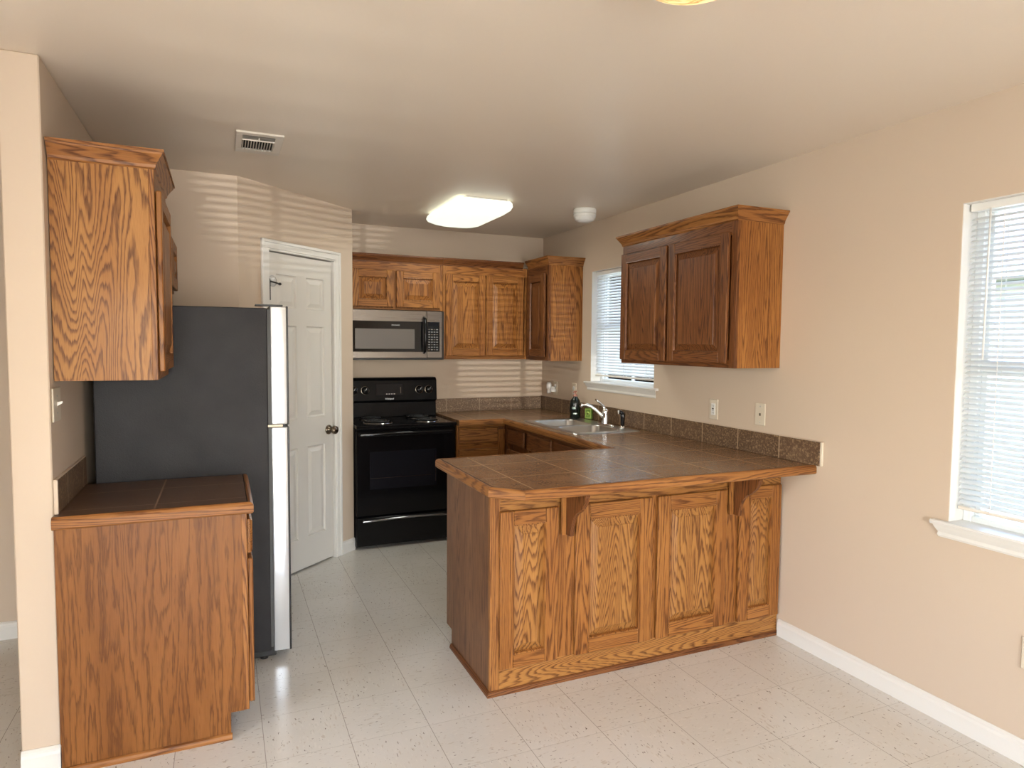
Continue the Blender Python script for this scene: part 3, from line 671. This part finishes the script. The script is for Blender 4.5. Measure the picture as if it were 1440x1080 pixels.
for yy in (3.29, 3.88):
    for xx in (.16, -.44): MB().lathe((xx, yy, 0), [(0, 0), (.018, 0), (.018, .012), (.008, .014), (.008, .045), (0, .045)], 'black_satin', n=14).build('foot', f)

# ------------------------------------------------------------------ microwave
mw = thing('microwave', 'stainless over-the-range microwave with black door window and keypad', 'microwave', (1.23, 5.15, 1.37))
x0_, x1_, yf_, za, zb = .862, 1.597, 4.995, 1.375, 1.752
MB().box(x0_, x1_, yf_+.012, YB-.002, za+.006, zb, 'black_satin').build('body', mw)
TMW = TM((x0_, yf_+.010, za), (1, 0, 0), (0, -1, 0)); wd = 1.575-x0_; hh = zb-za
dr = MB(TMW).box(.0, .588, -.022, 0, .012, hh-.002, 'stainless', bev=.003).build('door', mw)
MB(TMW).box(.0005, .556, -.0245, -.0215, .060, .292, 'black_gloss', bev=.001).build('door_glass', dr)
MB(TMW).box(.040, .492, -.0265, -.0243, .083, .234, 'grey_glass_window', bev=.001).build('door_window', dr)
MB(TMW).tube([(.566, -.024, .052), (.566, -.050, .066), (.566, -.062, .12), (.566, -.066, .19), (.566, -.062, .26), (.566, -.050, .312), (.566, -.024, .326)], [.009, .012, .0135, .014, .0135, .012, .009], 'black_gloss', 14).build('handle', dr)
cp = MB(TMW).box(.590, wd, -.022, 0, .012, hh-.002, 'stainless', bev=.003).build('control_panel', mw)
MB(TMW).box(.592, wd-.022, -.0245, -.0215, .062, .292, 'black_gloss', bev=.001).build('keypad', cp)
b = MB(TMW)
for r in range(9):
    for k in range(4):
        b.box(.601+k*.021, .615+k*.021, -.0252, -.0243, .074+r*.0195, .0815+r*.0195, 'key_grey' if (r*3+k*2) % 4 else 'plate_dark')
b.box(.604, .676, -.0252, -.0243, .262, .282, 'display_dark'); b.build('key_legends', cp)
MB(TMW).box(0, wd+.004, -.020, .02, 0, .0115, 'black_satin', bev=.002).build('bottom_vent', mw)
MB(TMW).box(wd+.0005, wd+.019, -.006, 0, .0, hh-.002, 'black_satin', bev=.002).build('side_trim', mw)
text('brand_lettering', 'FRIGIDAIRE', .0125, TMW @ Matrix.Translation((.345, -.0247, .262)), 'logo_silver', dr)

# ------------------------------------------------------------------ range
r = thing('electric_range', 'black freestanding electric range with coil burners against the back wall', 'range', (1.24, 5.06, 0))
x0_, x1_ = .864, 1.616
MB().box(x0_, x1_, 4.80, 5.33, .02, .885, 'black_enamel', bev=.003).build('body', r)
b = MB(); b.box(x0_-.001, x1_, 4.735, 5.30, .886, .912, 'black_gloss', bev=.007, seg=2); b.build('cooktop', r)
TRG = TM((x0_, 4.80, 0), (1, 0, 0), (0, -1, 0)); rw = x1_-x0_
dr = MB(TRG).box(.003, rw-.003, -.035, -.001, .245, .872, 'black_gloss', bev=.006).build('oven_door', r)
MB(TRG).box(.10, .60, -.0365, -.0348, .44, .715, 'display_dark', bev=.0005).build('oven_window', dr)
MB(TRG).box(.105, .555, -.0372, -.0366, .520, .5225, 'dark_chrome').box(.590, .5935, -.0372, -.0366, .47, .66, 'dark_chrome').build('highlight_lines', dr)  # upright strip stands in for a highlight on the oven door
MB(TRG).box(.02, rw-.03, -.072, -.046, .828, .858, 'black_gloss', bev=.010, seg=3).box(.03, .065, -.05, -.034, .833, .853, 'black_gloss').box(rw-.075, rw-.04, -.05, -.034, .833, .853, 'black_gloss').build('door_handle', dr)
d2 = MB(TRG).box(.003, rw-.003, -.030, -.001, .025, .236, 'black_gloss', bev=.006).build('storage_drawer', r)
lip = [];
b = MB(TRG); N = 16                                      # curved pull lip of the drawer
vs = []; fs = []
for i in range(N+1):
    u = .05+(rw-.10)*i/N; s_ = math.sin(PI*i/N); zt = .205+.012*s_
    for (yy, zz) in ((-.030, zt+.012), (-.030-.016*s_**.5, zt+.002), (-.030-.018*s_**.5, zt-.004), (-.030, zt-.008-.008*s_)): vs.append((u, yy, zz))
for i in range(N):
    for k in range(4): a_ = i*4+k; b_ = i*4+(k+1) % 4; fs.append((a_, b_, b_+4, a_+4))
b.add(vs, fs, 'pull_gloss', smooth=True).build('drawer_pull', d2)
bp = MB().prism([(5.255, .912), (5.352, .912), (5.352, 1.225), (5.268, 1.225), (5.245, 1.205), (5.232, 1.045), (5.262, 1.028)], x0_, x1_-.006, 'x', 'black_enamel', bev=.003).build('control_panel', r)
TBP = TM((x0_, 5.2375, 0), (1, 0, 0), (0, -1, 0)) 
TBP = TBP @ Matrix.Translation((0, 0, 1.125)) @ Matrix.Rotation(-.081, 4, 'X') @ Matrix.Translation((0, 0, -1.125))
MB(TBP).box(.245, .465, -.006, .002, 1.085, 1.180, 'display_dark', bev=.002).build('clock_display', bp)
for k in range(4): MB(TBP).box(.325+k*.020, .337+k*.020, -.0068, -.0060, 1.093, 1.099, 'knob_mark').build('key', bp)
MB(TBP).box(.440, .446, -.0068, -.0060, 1.10, 1.15, 'plate_dark').build('display_mark', bp)
for k, u in enumerate((.070, .160, .598, .676)):
    b = MB(TBP); b.lathe((u, -.001, 1.128), [(0, .0), (.034, 0), (.034, .003), (.031, .004), (0, .004)], 'dark_chrome', (0, -1, 0), 30).lathe((u, -.003, 1.128), [(.0, .002), (.030, .0022), (.030, .004), (.024, .018), (.022, .021), (0, .021)], 'black_gloss', (0, -1, 0), 30)
    kn = b.build('knob', bp); MB(TBP @ Matrix.Translation((u, 0, 1.128)) @ Matrix.Rotation(.5, 4, 'Y')).box(-.004, .004, -.031, -.023, -.021, .021, 'black_gloss', bev=.0015).box(-.001, .001, -.0318, -.0308, -.002, .018, 'knob_mark').build('pointer', kn)
text('brand_lettering', 'Whirlpool', .017, TBP @ Matrix.Translation((.352, -.0035, 1.058)), 'logo_white', bp, bold=.0004)
for (xx, yy, rr) in ((1.055, 4.90, .092), (1.425, 4.90, .078), (1.055, 5.145, .078), (1.425, 5.145, .092)):
    z = .9125; b = MB()
    b.lathe((xx, yy, z), [(rr+.020, .0), (rr+.019, .004), (rr+.010, .0045), (rr+.004, -.0), (rr*.6, .0005), (.02, .0005), (0, .0006)], 'drip_chrome', n=40)
    pan = b.build('drip_pan', r); pts = []
    for i in range(140): a = i/140*2*PI*3.6; q = .018+(rr-.018)*(i/139); pts.append((xx+q*math.cos(a), yy+q*math.sin(a), z+.012))
    MB().tube(pts, .0042, 'burner_black', 6).build('burner_coil', pan)

# ------------------------------------------------------------------ sink and what stands by it
s = thing('kitchen_sink', 'double bowl stainless steel sink set into the tiled counter under the window', 'sink', (2.31, 4.11, .90))
b = MB(); zt = ZC+.0045; st = 'sink_steel'
bw = ((3.755, 4.085), (4.125, 4.465)); bx0, bx1 = 2.105, 2.445
def rrect(x0, x1, y0, y1, r_, n=6):
    out = []
    for cx, cy, a0 in ((x1-r_, y1-r_, 0), (x0+r_, y1-r_, PI/2), (x0+r_, y0+r_, PI), (x1-r_, y0+r_, 3*PI/2)):
        for k in range(n+1): a = a0+PI/2*k/n; out.append((cx+r_*math.cos(a), cy+r_*math.sin(a)))
    return out
ro = rrect(2.062, 2.560, 3.700, 4.520, .04); rx = (2.062, 2.560); vs = []; fs = []
def quad(x0, x1, y0, y1): k = len(vs); vs.extend([(x0, y0, zt), (x1, y0, zt), (x1, y1, zt), (x0, y1, zt)]); fs.append((k, k+1, k+2, k+3))
quad(bx0, bx1, 3.700, bw[0][0]); quad(bx0, bx1, bw[0][1], bw[1][0]); quad(bx0, bx1, bw[1][1], 4.520)
quad(2.062, bx0, 3.74, 4.48); quad(bx1, 2.560, 3.74, 4.48)
for (xa_, xb_, cy_, y_) in ((2.062, bx0, 3.74, 3.70), (bx1, 2.56, 3.74, 3.70), (2.062, bx0, 4.48, 4.52), (bx1, 2.56, 4.48, 4.52)):
    out_ = xa_ == 2.062; cx_ = xa_+.04 if out_ else xb_-.04; sy_ = 1 if y_ > cy_ else -1; k = len(vs)
    vs.append((cx_, cy_, zt))
    for q in range(7): a_ = PI/2*q/6; vs.append((cx_+(-1 if out_ else 1)*.04*math.cos(a_), cy_+sy_*.04*math.sin(a_), zt))
    for q in range(6): fs.append((k, k+1+q, k+2+q))
    k = len(vs); ex = bx0 if out_ else bx1; vs.extend([(cx_, cy_, zt), (ex, cy_, zt), (ex, y_, zt), (cx_, y_, zt)]); fs.append((k, k+1, k+2, k+3))
for (a_, c_) in bw:                                   # rounded bowl corners
    h_ = rrect(bx0, bx1, a_, c_, .06)
    for qi, (qx, qy) in enumerate(((bx1, c_), (bx0, c_), (bx0, a_), (bx1, a_))):
        k = len(vs); vs.append((qx, qy, zt)); vs.extend([(p[0], p[1], zt) for p in h_[qi*7:qi*7+7]])
        for q in range(6): fs.append((k, k+1+q, k+2+q))
k = len(vs); n_ = len(ro); r2 = rrect(2.058, 2.564, 3.696, 4.524, .044)
vs += [(p[0], p[1], zt) for p in ro]+[(p[0], p[1], ZC+.0008) for p in r2]
for i in range(n_): fs.append((k+i, k+(i+1) % n_, k+n_+(i+1) % n_, k+n_+i))
b.add(vs, fs, st).build('rim', s); holes = [(None, a_, c_) for a_, c_ in bw]
for k, (h_, a, c_) in enumerate(holes):
    b = MB(); lv = [(0, 0, .060), (.004, -.006, .058), (.010, -.13, .052), (.022, -.158, .045), (.05, -.168, .03)]
    vs = []; fs = []; m_ = 28
    for ins, dz, rr in lv:
        for p in rrect(bx0+ins, bx1-ins, a+ins, c_-ins, max(rr, .01)): vs.append((p[0], p[1], zt+dz))
    for j in range(len(lv)-1):
        for i in range(m_): fs.append((j*m_+i, j*m_+(i+1) % m_, (j+1)*m_+(i+1) % m_, (j+1)*m_+i))
    fs.append([(len(lv)-1)*m_+i for i in range(m_)]); bo = b.add(vs, fs, st, smooth=True).build('bowl', s)
    MB().lathe(((bx0+bx1)/2, (a+c_)/2, zt-.1675), [(0, .001), (.02, .001), (.03, .003), (.042, .003), (.044, 0)], 'chrome', n=24).build('drain', bo)
fz = ZC+.0055
fc = thing('faucet', 'chrome single lever kitchen faucet standing behind the sink', 'faucet', (2.505, 4.09, fz))
b = MB(); b.lathe((2.505, 4.07, fz), [(0, 0), (.026, 0), (.026, .006), (.020, .010), (0, .010)], 'chrome', sy=4.4, n=32)
b.lathe((2.505, 4.07, fz+.01), [(.026, 0), (.024, .03), (.022, .07), (.023, .085), (.019, .10), (0, .108)], 'chrome'); b.build('body', fc)
MB().tube([(2.497, 4.078, fz+.045), (2.476, 4.088, fz+.075), (2.449, 4.102, fz+.104), (2.415, 4.118, fz+.130), (2.385, 4.132, fz+.142), (2.358, 4.144, fz+.140), (2.346, 4.149, fz+.124)], [.012, .0115, .011, .011, .011, .0105, .011], 'chrome').build('spout', fc)
MB().tube([(2.505, 4.07, fz+.105), (2.497, 4.083, fz+.13), (2.478, 4.115, fz+.158), (2.462, 4.14, fz+.178)], [.013, .009, .007, .006], 'chrome').build('lever', fc)
sp_ = thing('side_sprayer', 'black pull-out sink sprayer with chrome base right of the faucet', 'sprayer', (2.515, 3.86, fz))
MB().lathe((2.515, 3.86, fz), [(0, 0), (.024, 0), (.024, .005), (.018, .012), (.016, .016), (0, .016)], 'chrome').build('base', sp_)
MB().lathe((2.515, 3.86, fz+.014), [(.013, 0), (.014, .03), (.016, .06), (.017, .082), (.012, .095), (0, .098)], 'black_gloss').build('handle', sp_)
MB().tube([(2.515, 3.862, fz+.092), (2.506, 3.870, fz+.108), (2.496, 3.876, fz+.109)], [.013, .014, .015], 'black_gloss').tube([(2.4965, 3.8757, fz+.109), (2.489, 3.881, fz+.108)], .0135, 'logo_silver').build('spray_head', sp_)
bt = thing('soap_bottle', 'black pump soap bottle with reddish pump behind the sink', 'bottle', (2.505, 4.515, ZC)); bz = ZC+.0052
MB().lathe((2.505, 4.515, bz), [(0, 0), (.038, 0), (.042, .006), (.042, .115), (.038, .138), (.024, .158), (.017, .166), (.017, .172), (0, .172)], 'bottle_black').build('body', bt)
MB().lathe((2.505, 4.515, bz+.035), [(.0425, 0), (.0425, .010)], 'label_silver', a0=math.radians(220), a1=math.radians(262), n=14).build('label_print', bt)
MB().lathe((2.505, 4.515, bz+.075), [(.0427, 0), (.0427, .018)], 'label_silver', a0=math.radians(205), a1=math.radians(245), n=14).build('label_print', bt)
MB().lathe((2.505, 4.515, bz+.172), [(.018, 0), (.018, .012), (.006, .016), (.005, .030), (.013, .032), (.013, .040), (0, .042)], 'red_cap').tube([(2.505, 4.515, bz+.208), (2.482, 4.490, bz+.207), (2.470, 4.478, bz+.200)], [.006, .0055, .004], 'red_cap').build('pump', bt)
gp = thing('sponge_pack', 'small green packet with a round yellow mark beside the black soap bottle', 'packet', (2.560, 4.43, ZC))
TG = TM((2.560, 4.462, ZC), Vector((.45, -.89, 0)).normalized(), Vector((-.89, -.45, 0)).normalized())
MB(TG).box(0, .062, 0, .020, .0055, .088, 'green_pack', bev=.003).build('body', gp)
MB(TG).box(.006, .056, -.0006, .0, .012, .082, 'green_light').box(.010, .052, -.0010, -.0005, .016, .078, 'green_pack').lathe((.031, -.0012, .047), [(0, .0010), (.016, .001), (.016, 0)], 'green_light', (0, -1, 0), 20).lathe((.031, -.0022, .047), [(0, .001), (.008, .001), (.008, 0)], 'green_pack', (0, -1, 0), 16).build('front_print', gp)

# ------------------------------------------------------------------ wall plates
def plate(name, lab, cat, y, z, face, x=None, sgn=-1, w=.072, h=.118, mm='plate_cream'):
    xw = (XR if x is None else x)-.0005*(1 if sgn < 0 else -1)
    T = TM((xw, y, z), (0, sgn, 0), (sgn, 0, 0)); t = thing(name, lab, cat, (xw, y, z-h/2))
    MB(T).box(-w/2, w/2, -.006, 0, -h/2, h/2, mm, bev=.0025).build('cover_plate', t); b = MB(T)
    if face == 'gfci':
        b.box(-.017, .017, -.009, -.0058, -.034, .034, 'plastic_white', bev=.001)
        for zz in (-.020, .020):
            for u in (-.006, .006): b.box(u-.001, u+.001, -.0093, -.0089, zz-.004, zz+.004, 'plate_dark')
        b.box(-.007, .007, -.0105, -.0089, -.008, -.001, 'knob_mark'); b.box(-.007, .007, -.0105, -.0089, .001, .008, 'plate_dark'); b.build('receptacle', t)
    elif face == 'duplex':
        for zz in (-.020, .020):
            b.lathe((0, -.0058, zz), [(0, .003), (.015, .003), (.0165, 0)], 'plastic_white', (0, -1, 0), 22)
            for u in (-.006, .006): b.box(u-.001, u+.001, -.0093, -.0087, zz-.003, zz+.005, 'plate_dark')
        b.build('receptacle', t)
    elif face == 'jack':
        b.box(-.006, .006, -.0075, -.0058, -.008, .006, 'plate_dark', bev=.0008)
        b.build('jack', t); b = MB(T)
        for zz in (-.042, .042): MB(T).lathe((0, -.0058, zz), [(0, .0014), (.003, .0012), (.0035, 0)], 'knob_mark', (0, -1, 0), 12).build('screw', t)
    elif face == 'switch':
        b.box(-.005, .005, -.0072, -.0058, -.012, .012, mm); b.prism([(-.0058, -.006), (-.022, .004), (-.022, .011), (-.0058, .008)], -.0042, .0042, 'x', 'plastic_white', bev=.0008); b.build('toggle', t)
        b = MB(T)
        for zz in (-.030, .030): MB(T).lathe((0, -.0058, zz), [(0, .0014), (.003, .0012), (.0035, 0)], 'knob_mark', (0, -1, 0), 12).build('screw', t)
    return t
plate('wall_outlet', 'cream outlet with white receptacle under the right end of the oak wall cabinet', 'outlet', 3.072, 1.130, 'gfci')
plate('jack_plate', 'cream wall plate with one small jack hole, nearest the end of the backsplash', 'wall plate', 2.705, 1.137, 'jack')
plate('wall_outlet', 'cream outlet in the corner right of the back wall carrying the white plug-in', 'outlet', 5.085, 1.125, 'duplex')
plate('wall_outlet', 'cream outlet above the soap bottle, between the corner outlet and the window', 'outlet', 4.755, 1.128, 'duplex')
plate('wall_outlet', 'cream outlet low on the right wall at the right edge of the picture', 'outlet', 1.368, .405, 'duplex')
plate('light_switch', 'cream toggle light switch on the left wall below the wall cabinet', 'switch', 2.765, 1.275, 'switch', x=-.54, sgn=1, w=.115)
pg = thing('air_freshener', 'white plug-in air freshener in the corner outlet', 'air freshener', (XR-.04, 5.10, 1.12))
MB().box(XR-.050, XR-.0105, 5.075, 5.120, 1.095, 1.140, 'plastic_white', bev=.008, seg=3).build('plug_body', pg)
MB().lathe((XR-.052, 5.115, 1.118), [(0, 0), (.020, 0), (.022, .006), (.021, .045), (.015, .058), (0, .060)], 'plastic_white').build('warmer', pg)
MB().lathe((XR-.052, 5.115, 1.080), [(0, 0), (.014, 0), (.016, .004), (.016, .026), (.012, .038)], 'clear_plastic').build('oil_bottle', pg)

# ------------------------------------------------------------------ ceiling things
v = thing('ceiling_vent', 'white louvred air vent in the ceiling left of the fluorescent lamp', 'vent', (.175, 3.42, HC))
vx0, vx1, vy0, vy1 = .072, .276, 3.245, 3.580; g = 'grille_white'; z1_ = HC-.0005
b = MB(); ix0, ix1, iy0, iy1 = .100, .240, 3.285, 3.520
z0_ = HC-.010
for q in ((vx0, vx1, vy0, iy0), (vx0, vx1, iy1, vy1), (vx0, ix0, iy0, iy1), (ix1, vx1, iy0, iy1)): b.box(q[0], q[1], q[2], q[3], z0_, z1_, g, bev=.002)
b.build('frame', v)
MB().box(ix0, ix1, iy0, iy1, HC-.002, z1_, 'dark_void').build('duct_opening', v)
b = MB(); b.box(ix0, ix1, 3.345, 3.352, z0_-.004, z1_-.002, g)
for k in range(12): xx = ix0+.004+(ix1-ix0-.008)*k/11; b.box(xx-.0016, xx+.0016, 3.352, iy1, z0_-.003, z1_-.002, g)
for k in range(3): yy = iy0+.010+k*.018; b.prism([(yy, z0_-.002), (yy+.014, z1_-.003), (yy+.016, z1_-.003), (yy+.003, z0_-.002)], ix0, ix1, 'x', g)
b.build('louvres', v)
MB().tube([(.17, 3.30, z0_-.001), (.17, 3.298, z0_-.014)], .003, g, 8).build('damper_lever', v)
lt = thing('ceiling_lamp', 'lit white rectangular puffed fluorescent ceiling light over the kitchen', 'ceiling light', (1.565, 4.38, HC))
LX0, LX1, LY0, LY1 = 1.385, 1.745, 4.045, 4.72
MB().box(LX0+.05, LX1-.02, LY0, LY1-.04, HC-.022, HC-.0005, 'plastic_white', bev=.002).build('housing', lt)
vs = []; fs = []; lv = [(.0, -.010, .008), (-.010, -.022, .012), (-.018, -.042, .03), (-.014, -.062, .06), (.008, -.080, .10), (.045, -.092, .09), (.09, -.098, .06), (.14, -.100, .02)]
m_ = 44
for ins, dz, rr in lv:
    for p in rrect(LX0+ins, LX1-ins, LY0+ins, LY1-ins, rr, 10): vs.append((p[0], p[1], HC+dz))
for j in range(len(lv)-1):
    for i in range(m_): fs.append((j*m_+i, j*m_+(i+1) % m_, (j+1)*m_+(i+1) % m_, (j+1)*m_+i))
fs.append([(len(lv)-1)*m_+i for i in range(m_)])
MB().add(vs, fs, 'lamp_on', smooth=True).build('diffuser', lt)
area('kitchen_tubes', (1.565, 4.38, HC-.115), (0, 0, -1), .26, .55, 6, (.97, 1.0, .90))
sd = thing('smoke_detector', 'round white smoke detector on the ceiling near the right wall', 'smoke detector', (2.30, 4.10, HC))
MB().lathe((2.325, 4.09, HC-.0005), [(0, 0), (.078, 0), (.080, -.004), (.080, -.028), (.077, -.034), (.066, -.034)], 'plastic_white', n=40).build('base', sd)
MB().lathe((2.325, 4.09, HC-.034), [(.070, 0), (.078, -.003), (.079, -.012), (.074, -.017), (.077, -.020), (.074, -.030), (.068, -.034), (.069, -.038), (.058, -.047), (.052, -.048), (.045, -.053), (0, -.055)], 'plastic_white', n=40).build('cover', sd)
dm = thing('dome_light', 'lit yellow alabaster glass ceiling light cut off by the top edge', 'ceiling light', (1.0, 1.30, HC))
MB().lathe((1.0, 1.265, HC-.0005), [(0, 0), (.15, 0), (.155, -.01), (.155, -.03), (0, -.03)], 'dark_chrome', n=44).build('pan', dm)
MB().lathe((1.0, 1.265, HC-.03), [(.170, 0), (.172, -.006), (.165, -.03), (.148, -.056), (.12, -.080), (.085, -.097), (.045, -.107), (0, -.110)], 'alabaster', n=56).build('glass_bowl', dm)
for k in range(3):
    a = math.radians(64+120*k); cx_, cy_ = 1.0+.158*math.cos(a), 1.265+.158*math.sin(a)
    MB().tube([(cx_, cy_, HC-.028), (cx_, cy_, HC-.066)], .009, 'grille_white', 10).build('clip', dm)

# ------------------------------------------------------------------ rear glass door with its blind (behind the camera), outdoors
b = MB(); vv = 'vinyl_frame'
for u0, u1 in ((-1.4, -1.33), (.06, .14), (1.53, 1.6)): b.box(u0, u1, -3.36, -3.30, 0, 2.1, vv, bev=.003)
b.box(-1.33, 1.53, -3.36, -3.30, 2.03, 2.1, vv); b.box(-1.33, 1.53, -3.36, -3.30, 0, .08, vv); pd = struct(b, 'window_3')
MB().box(-1.33, 1.53, -3.332, -3.328, .08, 2.03, 'window_glass').build('window_pane', pd)

def rear_blind(lab, x0, x1):
    t = thing('window_blind', lab, 'blind', ((x0+x1)/2, -3.29, .09)); b = MB(); z = .12; c_, s_ = math.cos(.5)*.0125, -math.sin(.5)*.0125
    while z < 2.0:
        b.add([(x0, -3.285-c_, z-s_), (x1, -3.285-c_, z-s_), (x1, -3.285+c_, z+s_), (x0, -3.285+c_, z+s_), (x0, -3.285, z+.002), (x1, -3.285, z+.002)], [(0, 1, 5, 4), (4, 5, 2, 3)], 'blind_slat'); z += .0212
    b.build('slats', t); MB().box(x0, x1, -3.298, -3.272, 2.0, 2.03, 'plastic_white').build('headrail', t); MB().box(x0, x1, -3.297, -3.273, .09, .10, 'plastic_white').build('bottom_rail', t)
rear_blind('white slatted blind on the left half of the rear glass door', -1.33, .06); rear_blind('white slatted blind on the right half of the rear glass door', .14, 1.53)
b = MB()
for k in range(1, 5):
    for xa_, xb_ in ((-1.33, .06), (.14, 1.53)): xx = xa_+(xb_-xa_)*k/5; b.box(xx-.012, xx+.012, -3.345, -3.325, .08, 2.03, vv)
b.build('muntins', pd)
gr = struct(MB().box(2.81, 30, -20, 25, -.30, -.25, 'ground_grass').box(-30, 2.81, -25, -3.41, -.30, -.25, 'ground_grass').box(-30, -4.11, -3.41, 25, -.30, -.25, 'ground_grass').box(-4.11, 2.81, 5.51, 25, -.30, -.25, 'ground_grass'), 'ground')
fn = thing('garden_fence', 'grey board fence outside the windows', 'fence', (6.2, 4, -.25))
MB().box(6.2, 6.23, -6, 16, -.2, 1.75, 'fence_wood').build('boards', fn)
for k in range(9): MB().box(6.10, 6.19, -6+k*2.6, -5.91+k*2.6, -.25, 1.6, 'fence_wood', bev=.01).build('post', fn)
hs = thing('neighbor_house', 'pale sided neighbouring house with shingle roof beyond the fence', 'house', (11, 2, -.25))
MB().box(9.6, 16, -6, 12, -.25, 2.5, 'siding').build('walls', hs)
MB().prism([(9.0, 2.45), (12.8, 4.3), (16.6, 2.45)], -6.5, 12.5, 'y', 'roof_shingle').build('roof', hs)
MB().box(8.90, 9.0, -6.5, 12.5, 2.38, 2.5, 'gutter_white', bev=.01).build('gutter', hs)
def bush(lab, x, y, r_, h):
    bm = bmesh.new(); bmesh.ops.create_icosphere(bm, subdivisions=4, radius=1)
    for v_ in bm.verts:
        n = v_.co.normalized(); k = 1+.16*math.sin(n.x*9+n.z*7)*math.cos(n.y*8)+.10*random.uniform(-1, 1); v_.co = Vector((x+n.x*r_*k, y+n.y*r_*k, -.25+h/2+n.z*h/2*k))
    t = thing('garden_shrub', lab, 'shrub', (x, y, -.25)); MB().addbm(bm, 'foliage', smooth=False).build('foliage', t)
    MB().tube([(x, y, -.27), (x, y, .2)], .05, 'fence_wood', 8).build('stem', t)
bush('leafy green shrub outside the sink window', 5.2, 6.2, .8, 2.0)
